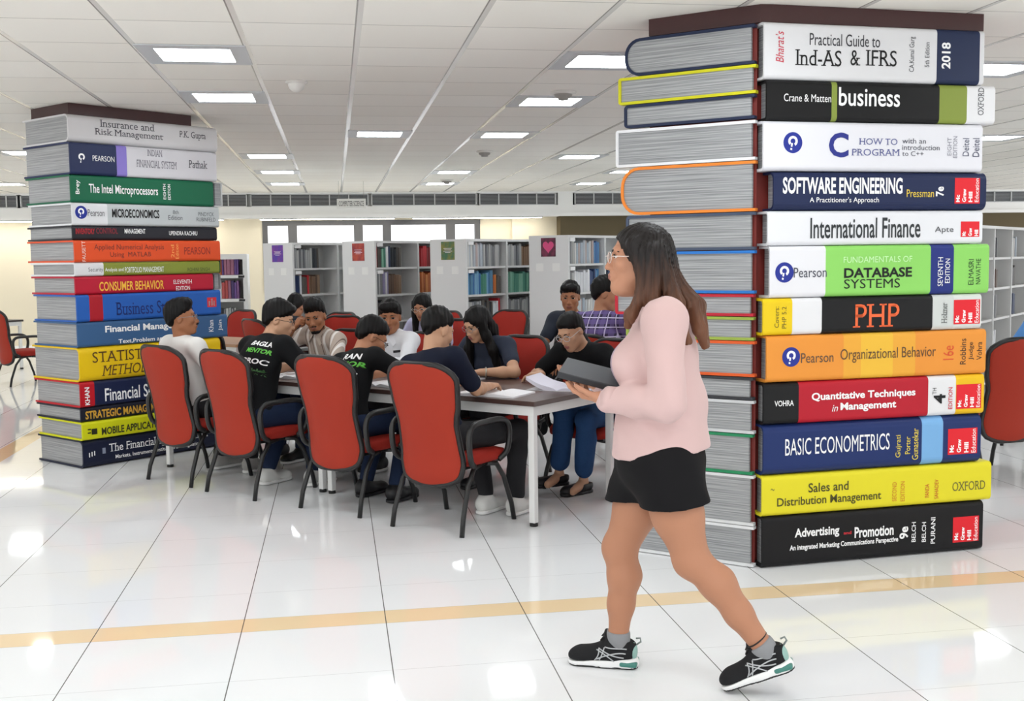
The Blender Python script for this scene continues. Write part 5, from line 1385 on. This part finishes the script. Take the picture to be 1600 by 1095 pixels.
# man in beige striped shirt, hand at his face
J = sitting(lean=8, bend=18, neckf=8, yaw=-30, pitch=14, roll=-6, side=-7, sc=.87, wr=((-.22, .36, .775), (.07, .235, 1.01)), poles=((-.8, -.3, -.4), (.75, .5, -.8)), shw=.188)
J['hd'] = [None, A3(-.55, -.15, .55)]; J['hn'] = [A3(0, 0, -1), A3(-.3, -.8, -.3)]
e, b = make('bearded man in a beige striped shirt resting his cheek on his fist', tp(2.86, 1.12), FB, J, s2, hand=((.4, 0), (.95, 0)))
hair_of(e, J, top=.016, quiff=.014, amp=.005); eyes(e, J['head'], J['Rh'], 1, IRIS, .2)
hh = HP(J['head'], J['Rh'], 1)
body_obj('beard', [cone(hh(-.022, .097, -.0535), hh(.022, .097, -.0535), .005, .005, .006), ell(hh(0, .075, -.100), A3(.03, .026, .018), J['Rh'], .01), cone(hh(-.05, .02, -.075), hh(-.02, .066, -.102), .014, .016, .01), cone(hh(.05, .02, -.075), hh(.02, .066, -.102), .014, .016, .01)], .004, HAIR, e, (), hairnoise(.002, 200))
def stripe_mat():
    m = bpy.data.materials.new('beige_striped_cotton'); m.use_nodes = True; nt = m.node_tree; bs = nt.nodes['Principled BSDF']; bs.inputs['Roughness'].default_value = .85
    tc = nt.nodes.new('ShaderNodeTexCoord'); sp = nt.nodes.new('ShaderNodeSeparateXYZ'); nt.links.new(tc.outputs['Object'], sp.inputs[0])
    a = line_mask(nt, sp.outputs[0], .02, .085, .010); b_ = line_mask(nt, sp.outputs[0], .045, .085, .003)
    base = mix(nt, a, lin('#b3a498'), lin('#e4dfda')); base = mix(nt, b_, base, lin('#6d5d55'))
    nt.links.new(base, bs.inputs['Base Color']); return m
t = tee(e, J, stripe_mat(), up=.78, name='shirt', sd=8, infl=.016, armw=1.05); collar(t, J, mat('beige_collar', '#b9ab9f', .85))
trousers(e, J, denim('dark_denim', '#1d2a44'))
for i in (0, 1): shoe(e, J, i, shoe_b, sole_w)

# ---- rear row
J = sitting(lean=12, bend=22, yaw=-40, pitch=26, hipz=.515, sc=.88)
e, b = make('person in dark shirt mostly hidden behind the man in beige, only hair showing', tp(4.86, 2.46), FWD-.2, J, s1, res=.01, legs=False)
hair_of(e, J, top=.01, fringe=.01, res=.008); tee(e, J, mat('midnight_cotton', '#1b2230', .85)); trousers(e, J, black_tee)
chair(tp(4.86, 2.46), FWD-.2, 'red armchair under the person hidden behind the man in beige')
J = sitting(lean=12, bend=20, yaw=-14, pitch=18, roll=-4, sc=.93, hipz=.515)
e, b = make('girl with glasses in a lavender top, behind the young man in white', tp(2.98, 2.66), FB+.1, J, s1, res=.008, fem=True, hsc=.95, legs=False)
hh = HP(J['head'], J['Rh'], .95); sh = J['sh']; ch = J['che']
long_hair(J, .95, [([hh(-.066, .0, .03), hh(-.085, .0, -.08), sh[0]+A3(.06, .06, -.06)], .032, .03), ([hh(.066, .0, .03), hh(.085, .0, -.08), sh[1]+A3(-.06, .05, -.06)], .032, .03), ([hh(0, -.06, 0), hh(0, -.09, -.1), J['neck']+A3(0, -.07, -.1)], .06, .05)], HAIR, par=e, res=.007)
eyes(e, J['head'], J['Rh'], .95, IRIS); glasses(e, J['head'], J['Rh'], .95, mat('pale_rim', '#c9c2b8', .3)); tee(e, J, mat('lavender_cotton', '#b9b8d6', .85), fem=True); trousers(e, J, black_tee)
chair(tp(2.98, 2.68), FB+.1, 'red armchair under the girl in lavender at the rear')
J = sitting(lean=4, bend=12, yaw=-22, pitch=8, hipz=.545)
e, b = make('young man in dark shirt behind the girl in black, his eyes just above her head', tp(1.51, 2.72), FB+.1, J, s2, res=.008, legs=False)
hair_of(e, J, top=.008, fringe=.006); eyes(e, J['head'], J['Rh'], 1, IRIS); tee(e, J, mat('midnight_cotton', '#1b2230', .85)); trousers(e, J, black_tee)
chair(tp(1.51, 2.74), FB+.1, 'red armchair under the young man behind the girl in black')
J = sitting(lean=2, bend=12, yaw=62, pitch=12, hipz=.555, sc=1.0)
e, b = make('young man in a purple plaid shirt, just left of the walking woman', tp(.86, 2.08), FWD+.1, J, s1, res=.008, legs=False)
hair_of(e, J, top=.010, fringe=.008, back=.004); eyes(e, J['head'], J['Rh'], 1, IRIS)
def plaid_mat():
    m = bpy.data.materials.new('purple_plaid'); m.use_nodes = True; nt = m.node_tree; bs = nt.nodes['Principled BSDF']; bs.inputs['Roughness'].default_value = .85
    tc = nt.nodes.new('ShaderNodeTexCoord'); sp = nt.nodes.new('ShaderNodeSeparateXYZ'); nt.links.new(tc.outputs['Object'], sp.inputs[0])
    base = mix(nt, line_mask(nt, sp.outputs[2], 0, .07, .016), lin('#2b2440'), lin('#5a4a80')); base = mix(nt, mth(nt, 'MULTIPLY', line_mask(nt, sp.outputs[0], 0, .07, .016), .6), base, lin('#6a5a90'))
    base = mix(nt, line_mask(nt, sp.outputs[2], .03, .07, .004), base, lin('#c9c2dc')); base = mix(nt, line_mask(nt, sp.outputs[0], .03, .07, .004), base, lin('#b9b0d0'))
    nt.links.new(base, bs.inputs['Base Color']); return m
tee(e, J, plaid_mat(), up=1, lo=.8, name='shirt'); trousers(e, J, black_tee)
chair(tp(.86, 2.08), FWD+.1, 'red armchair under the young man in plaid')
# person at the right edge
J = sitting(lean=6, bend=12, yaw=0, pitch=12, wr=((-.22, .30, .72), (.16, .34, .74)))
e, b = make('person in light blue sleeves at the right edge, mostly out of the photo', (5.47, 7.75), math.radians(8), J, s1, res=.009, legs=False)
hair_of(e, J, top=.008); tee(e, J, mat('sky_blue_cotton', '#4f86c4', .85), up=.8); trousers(e, J, black_tee)
# ------------------------------------------------------------------ the woman walking past
WO = empty('person', (1.12, 3.81, 0), math.radians(70), 'woman with long brown hair, pink shirt, black shorts, walking past the right stack', 'person')
J = {'sc': 1.0}
J['pel'] = A3(0, -.022, .815); J['abd'] = A3(0, -.020, .985); J['che'] = A3(0, -.022, 1.165); J['neck'] = A3(0, -.030, 1.365)
J['Rp'] = J['Ra'] = J['Rc'] = I3; J['Rn'] = np.array([A3(1, 0, 0), unit(A3(0, 1, -.15)), unit(A3(0, .15, 1))])
J['sh'] = [A3(-.172, -.045, 1.318), A3(.172, -.02, 1.325)]
J['el'] = [A3(-.225, -.055, 1.035), A3(.215, .0, 1.05)]
J['wr'] = [A3(-.115, .165, 1.040), A3(.085, .215, 1.075)]
J['hip'] = [A3(-.088, -.035, .79), A3(.088, .0, .79)]
J['kn'] = [A3(-.10, -.135, .472), A3(.09, .135, .455)]
J['an'] = [A3(-.10, -.385, .165), A3(.09, .145, .11)]
hc, hR = A3(0, .058, 1.530), head_frame(-9, -2)
J['head'], J['Rh'], J['hsc'] = hc, hR, 1.0
hh = HP(hc, hR, 1.0)
def wtorso(e):
    o = [ell(J['pel'], A3(.180+e, .148+e, .15+e), I3, .05), ell(J['abd'], A3(.158+e, .132+e, .16+e), I3, .06), ell(J['che'], A3(.155+e, .118+e, .165+e), I3, .06)]
    for s in (-1, 1): o.append(ell(J['che']+A3(s*.072, .085, -.005), A3(.072+e, .070+e, .075+e), I3, .04))
    for s in J['sh']:
        n = J['neck']; o += [cone(n+A3(0, 0, -.05)+(s-n)*.15, s-(s-n)*.12, .062+e, .052+e, .05), cone(n-A3(0, 0, .015), s, .042+e*.6, .046+e, .04)]
    return o
skin_w = mat('skin_face_arms', '#b98468', .5, .35, bump=(130, .04)); skin_l = mat('skin_legs', '#b27d60', .5, .35, bump=(130, .04))
pr = wtorso(-.006)
pr += [cone(J['neck']-A3(0, 0, .03), hc-hR[2]*.07-hR[1]*.03, .056, .052, .03)]+head_prims(hc, hR, 1.0, True, 1.04)
pr += [ell(hh(0, .04, -.115), A3(.04, .045, .022), hR, .03)]
for i in (0, 1): pr += arm_prims(J, i, .004, 1, 1)
pr += hand_prims(J['wr'][0], A3(.42, .85, .12), A3(.1, -.1, 1), False, .28, sc=.92, curls=[.25, .3, .35, .4])
pr += hand_prims(J['wr'][1], A3(-.15, .9, .1), A3(-.2, -.1, 1), True, .3, sc=.92)
for i in (0, 1):
    H, K, An = J['hip'][i], J['kn'][i], J['an'][i]
    th = H+(K-H)*.5; v = unit(An-K); bk_ = unit(np.cross(A3(1, 0, 0), v)); bk_ = bk_ if bk_[1] < 0 else -bk_
    c1 = K+(An-K)*.30+bk_*.018; c2 = K+(An-K)*.62+bk_*.008
    pr += [cone(H, th, .102, .088, .03), cone(th, K, .088, .060, .03), ell(K+unit(A3(0, 1, .1))*.012, A3(.05, .05, .058), I3, .03), cone(K, c1, .056, .060, .03), cone(c1, c2, .060, .047, .03), cone(c2, An, .047, .0355, .03)]
feet = []
for i, (G, t) in enumerate(((A3(-.10, -.487, .102), unit(A3(.06, .924, -.383))), (A3(.09, .072, .0), unit(A3(.05, 1, 0))))):
    r_ = unit(np.cross(t, A3(0, 0, 1))); n_ = np.cross(r_, t)
    feet.append((G, np.array([r_, t, n_])))
    F_ = lambda x, y, z, G=G, R=feet[-1][1]: G+x*R[0]+y*R[1]+z*R[2]
    pr += [cone(J['an'][i], F_(0, .07, .06), .036, .036, .02), cone(F_(0, .05, .05), F_(0, .20, .035), .030, .024, .02)]
body = body_obj('body', pr, .0045, [skin_w, mat('lips_rose', '#9c6255', .45), skin_l], WO, paint=[(A3(0, 0, .35), A3(.6, .9, .42), I3, 2), (hh(0, .099, -.066), A3(.021, .012, .0115), hR, 1)])
eyes(WO, hc, hR, 1.0, IRIS, .15)
glasses(WO, hc, hR, 1.0, mat('clear_frame', '#d9c9c0', .25), True)
# shirt, shorts
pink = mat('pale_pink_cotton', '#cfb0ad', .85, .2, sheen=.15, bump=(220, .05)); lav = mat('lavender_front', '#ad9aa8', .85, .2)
pr = wtorso(.017)
pr += [cone(A3(0, -.03, .98), A3(0, -.022, .80), .150, .162, .06)]
for i in (0, 1):
    S, E, Wr = J['sh'][i], J['el'][i], J['wr'][i]; m = E+(Wr-E)*.93
    pr += [cone(S, E, .071, .060, .035), cone(E, E+(m-E)*.5, .058, .056, .025), cone(E+(m-E)*.5, m, .056, .046, .02)]
cn = unit(A3(0, -.12, -1)); cw0 = unit(J['wr'][0]-J['el'][0]); 
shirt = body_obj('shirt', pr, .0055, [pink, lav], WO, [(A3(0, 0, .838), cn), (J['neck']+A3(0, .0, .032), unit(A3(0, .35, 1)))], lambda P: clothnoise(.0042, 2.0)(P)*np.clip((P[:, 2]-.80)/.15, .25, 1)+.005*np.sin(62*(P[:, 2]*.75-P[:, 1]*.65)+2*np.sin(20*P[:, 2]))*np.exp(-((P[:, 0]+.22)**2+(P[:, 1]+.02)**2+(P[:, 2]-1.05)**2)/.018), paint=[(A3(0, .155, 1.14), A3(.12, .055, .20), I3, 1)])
for i in (0, 1):
    E, Wr = J['el'][i], J['wr'][i]; v = unit(Wr-E); a = Wr-v*.052; q = unit(np.cross(v, A3(0, 0, 1))); q2 = np.cross(v, q); mb = MB()
    vs = []; n = 20
    for rr, s in ((.043, 0), (.0475, .0), (.0465, .044), (.042, .044)):
        for k in range(n): vs.append(a+v*s+(q*math.cos(2*PI*k/n)+q2*math.sin(2*PI*k/n))*rr)
    mb.add(vs, [(j*n+k, j*n+(k+1) % n, ((j+1) % 4)*n+(k+1) % n, ((j+1) % 4)*n+k) for j in range(4) for k in range(n)], 0, True)
    mb.build('cuff', pink, shirt)
k = MB()
for s in (-1, 1):
    n = J['neck']
    a = [n+A3(0, -.066, .045), n+A3(s*.066, -.01, .040), n+A3(s*.018, .072, .0), n+A3(s*.055, .105, -.055), n+A3(s*.096, .01, -.005), n+A3(s*.02, -.085, .0)]
    k.add(a+[p-A3(0, .003, .007) for p in a], [(0, 1, 4, 5), (1, 2, 3, 4), (11, 10, 7, 6), (10, 9, 8, 7), (0, 6, 7, 1), (1, 7, 8, 2), (2, 8, 9, 3), (3, 9, 10, 4), (4, 10, 11, 5)])
k.build('collar', pink, shirt)
bvh_ = BVHTree.FromPolygons([v.co.copy() for v in shirt.data.vertices], [tuple(p.vertices) for p in shirt.data.polygons])
for z in (1.22, 1.15, 1.08, 1.0, .92):
    hit = bvh_.ray_cast(Vector((-.035, .6, z)), Vector((0, -1, 0)))
    if hit[0] is not None: MB().ball(np.array(hit[0]), I3, (.006, .003, .006), 6).build('button', mat('grey_button', '#8d828c', .4), shirt)
pr = [ell(J['pel']+A3(0, 0, -.01), A3(.188, .152, .13), I3, .05), cone(J['pel'], J['pel']+A3(0, 0, .09), .15, .14, .04)]
cuts_ = []
for i in (0, 1):
    H, K = J['hip'][i], J['kn'][i]; d = unit(K-H); b_ = H+(K-H)*(.50 if i == 0 else .42)
    pr += [cone(H+A3(0, 0, .02), b_+d*.05, .118, .122, .05)]
hemn = unit(A3(0, -.10, -1))
pr += [cone(A3(.07, .08, .76), A3(.08, .115, .70), .065, .05, .04)]
body_obj('shorts', pr, .0055, mat('black_shorts', '#141315', .85, .2), WO, [(A3(0, -.02, .662), hemn), (A3(0, 0, .90), A3(0, 0, 1))], clothnoise(.004, 5.0))
# hair, dark at the crown and brown towards the ends
hm = bpy.data.materials.new('brown_dyed_hair'); hm.use_nodes = True; nt = hm.node_tree; bs = nt.nodes['Principled BSDF']; bs.inputs['Roughness'].default_value = .5; bs.inputs['Specular IOR Level'].default_value = .3
tc = nt.nodes.new('ShaderNodeTexCoord'); sp = nt.nodes.new('ShaderNodeSeparateXYZ'); nt.links.new(tc.outputs['Object'], sp.inputs[0])
nz = nt.nodes.new('ShaderNodeTexNoise'); mp = nt.nodes.new('ShaderNodeMapping'); mp.inputs['Scale'].default_value = (70, 70, 6); nt.links.new(tc.outputs['Object'], mp.inputs[0]); nt.links.new(mp.outputs[0], nz.inputs['Vector']); nz.inputs['Scale'].default_value = 1
zz_ = mth(nt, 'ADD', sp.outputs[2], mth(nt, 'MULTIPLY', mth(nt, 'SUBTRACT', nz.outputs['Fac'], .5), .16))
mr = nt.nodes.new('ShaderNodeMapRange'); nt.links.new(zz_, mr.inputs[0]); mr.inputs[1].default_value = 1.53; mr.inputs[2].default_value = 1.30
nt.links.new(mix(nt, mr.outputs[0], lin('#171110'), lin('#6b4530')), bs.inputs['Base Color'])
pr = [ell(hh(0, -.020, .038), A3(.087, .106, .089), hR, .02), ell(hh(0, -.065, -.01), A3(.078, .055, .085), hR, .03)]
def strand(pts, r0, r1):
    n = len(pts)-1
    for j in range(n): pr.append(cone(pts[j], pts[j+1], r0+(r1-r0)*j/n, r0+(r1-r0)*(j+1)/n, .018))
for s in (-1, 1):
    strand([hh(s*.070, .022, .045), hh(s*.088, -.012, -.04), A3(s*.105, .035, 1.40), A3(s*.125, .075, 1.335), A3(s*.115, .085, 1.30)], .030, .015)
    strand([hh(s*.078, -.03, .02), hh(s*.092, -.045, -.06), A3(s*.115, -.005, 1.37), A3(s*.150, .01, 1.305)], .036, .018)
    strand([hh(s*.070, -.06, .02), hh(s*.085, -.09, -.06), A3(s*.120, -.085, 1.37), A3(s*.150, -.10, 1.29), A3(s*.145, -.125, 1.245)], .038, .014)
    strand([hh(s*.035, -.085, .0), hh(s*.045, -.12, -.08), A3(s*.065, -.135, 1.37), A3(s*.085, -.160, 1.28), A3(s*.075, -.180, 1.225)], .042, .014)
strand([hh(0, -.09, .0), hh(0, -.125, -.08), A3(0, -.150, 1.36), A3(0, -.170, 1.26)], .045, .018)
pr += [cut(hh(0, .110, -.028), A3(.088, .076, .108), hR, .012), cut(hh(0, .06, -.135), A3(.075, .085, .06), hR, .02)]
body_obj('hair', pr, .0045, hm, WO, (), lambda P: .0022*np.sin(38*np.arctan2(P[:, 0], P[:, 1]+.02)+2.2*np.sin(14*P[:, 2]))+.0016*np.sin(61*np.arctan2(P[:, 0], P[:, 1]+.02)+3*np.sin(11*P[:, 2]+1)))
# running shoes, socks, anklet
blk_k = mat('black_knit', '#19191b', .8, .3, bump=(300, .15)); teal = mat('teal_gel', '#3f7d72', .4); silver = mat('silver_stripe', '#b9bbbd', .35, .5); sock_m = mat('grey_sock', '#8a8b8d', .9)
for i in (0, 1):
    G, R = feet[i]; F_ = lambda x, y, z, G=G, R=R: G+x*R[0]+y*R[1]+z*R[2]
    up = [cone(F_(0, .042, .055), F_(0, .10, .060), .0365, .040, .02), cone(F_(0, .10, .056), F_(0, .205, .036), .0405, .035, .03), ell(F_(0, .222, .034), A3(.039, .042, .027), R, .03), cone(F_(0, .040, .085), F_(0, .088, .090), .034, .037, .02), ell(F_(0, .112, .108), A3(.028, .016, .042), R, .02)]
    sh_ = body_obj('running_shoe', up, .004, blk_k, WO, [(F_(0, 0, .024), -R[2]), (F_(0, .04, .106), unit(R[2]-.42*R[1]))])
    body_obj('midsole', [cone(F_(0, .036, .018), F_(0, .12, .018), .041, .037, .03), cone(F_(0, .12, .018), F_(0, .222, .017), .037, .043, .03)], .004, mat('white_midsole', '#e9e9e8', .5), sh_, [(F_(0, 0, .006), -R[2]), (F_(0, .0, .042), unit(R[2]+.09*R[1]))])
    body_obj('outsole', [cone(F_(0, .036, .005), F_(0, .12, .005), .039, .035, .03), cone(F_(0, .12, .005), F_(0, .222, .005), .035, .041, .03)], .004, blk, sh_, [(F_(0, 0, .001), -R[2]), (F_(0, .0, .008), R[2])])
    body_obj('heel_gel', [boxp(F_(0, .032, .020), A3(.0435, .034, .010), R, .009, .01)], .004, teal, sh_)
    body_obj('heel_counter', [ell(F_(0, .016, .062), A3(.028, .016, .034), R, .01)], .004, mat('pale_teal_heel', '#8fb3aa', .5), sh_)
    lp = MB(); lp.tube([F_(0, .004, .088), F_(0, -.012, .100), F_(0, -.010, .114), F_(0, .006, .112)], .0035, 6); lp.build('heel_loop', mat('grey_loop', '#7d8583', .6), sh_)
    la = MB()
    for j in range(5):
        y = .118+j*.018; z = .101-j*.0125
        la.tube([F_(-.026, y, z-.014), F_(-.012, y+.003, z), F_(.012, y+.003, z), F_(.026, y, z-.014)], .0032, 6)
    la.tube([F_(-.012, .112, .118), F_(-.030, .124, .120), F_(-.022, .136, .104), F_(-.004, .118, .112)], .0028, 6, closed=True); la.tube([F_(.012, .112, .118), F_(.028, .124, .122), F_(.02, .138, .106), F_(.004, .118, .112)], .0028, 6, closed=True)
    la.build('laces', blk, sh_)
    bv = BVHTree.FromPolygons([v.co.copy() for v in sh_.data.vertices], [tuple(p.vertices) for p in sh_.data.polygons])
    st = MB()
    for sd in (-1, 1):
        for ctrl in (((.048, .045), (.080, .048), (.115, .066), (.142, .076)), ((.085, .030), (.100, .048), (.122, .062), (.150, .070)), ((.040, .062), (.085, .070), (.125, .050), (.150, .034)), ((.120, .082), (.124, .064), (.132, .046), (.140, .032)), ((.142, .074), (.138, .058), (.146, .042), (.158, .030)), ((.036, .080), (.060, .082), (.090, .080), (.118, .084))):
            pts = []
            for q in range(13):
                tt = q/12; cb = [(1-tt)**3, 3*tt*(1-tt)**2, 3*tt*tt*(1-tt), tt**3]
                y = sum(c_*p_[0] for c_, p_ in zip(cb, ctrl)); z = sum(c_*p_[1] for c_, p_ in zip(cb, ctrl))
                hit = bv.ray_cast(Vector(F_(sd*.12, y, z)), Vector(-sd*R[0]))
                if hit[0] is not None: pts.append(np.array(hit[0])+sd*R[0]*.0005)
            if len(pts) > 3: st.tube(pts, .0024, 5)
    st.build('side_stripes', silver, sh_)
    An = J['an'][i]; v = unit(J['kn'][i]-An)
    body_obj('sock', [cone(F_(0, .068, .072), An+v*.008, .039, .0405, .02), cone(An+v*.008, An+v*.05, .0405, .042, .02)], .005, sock_m, WO, [(An+v*.028, v)])
    if i == 0:
        q = unit(np.cross(v, A3(0, 1, 0))); q2 = np.cross(v, q); an = MB()
        an.tube([An+v*.042+(q*math.cos(a)+q2*math.sin(a))*.040 for a in [2*PI*j/20 for j in range(20)]], .0028, 6, closed=True); an.build('anklet', blk, WO)
# the black case she holds: a thing of its own
Mw = Matrix.Translation((1.12, 3.81, 0)) @ Matrix.Rotation(math.radians(70), 4, 'Z')
tb = empty('tablet_case', (0, 0, 0), 0, 'black tablet in a folding case held by the walking woman', 'tablet')
ty = unit(A3(0, .97, .24)); tx = unit(A3(1, -.0, .22)); tx = unit(tx-ty*(tx@ty)); tz = np.cross(tx, ty)
tb.matrix_world = Mw @ Matrix(((tx[0], ty[0], tz[0], .005), (tx[1], ty[1], tz[1], .225), (tx[2], ty[2], tz[2], 1.112), (0, 0, 0, 1)))
MB().rbox(-.085, -.108, -.009, .085, .108, -.001, .003).build('tablet_body', mat('tablet_black', '#1c1d20', .35), tb)
MB().rbox(-.090, -.113, -.0005, .090, .113, .012, .004).build('cover_flap', mat('case_charcoal', '#3b3d42', .5), tb)
MB().rbox(-.094, -.113, -.010, -.0845, .113, .013, .003).build('case_spine', mat('case_dark', '#26272b', .5), tb)
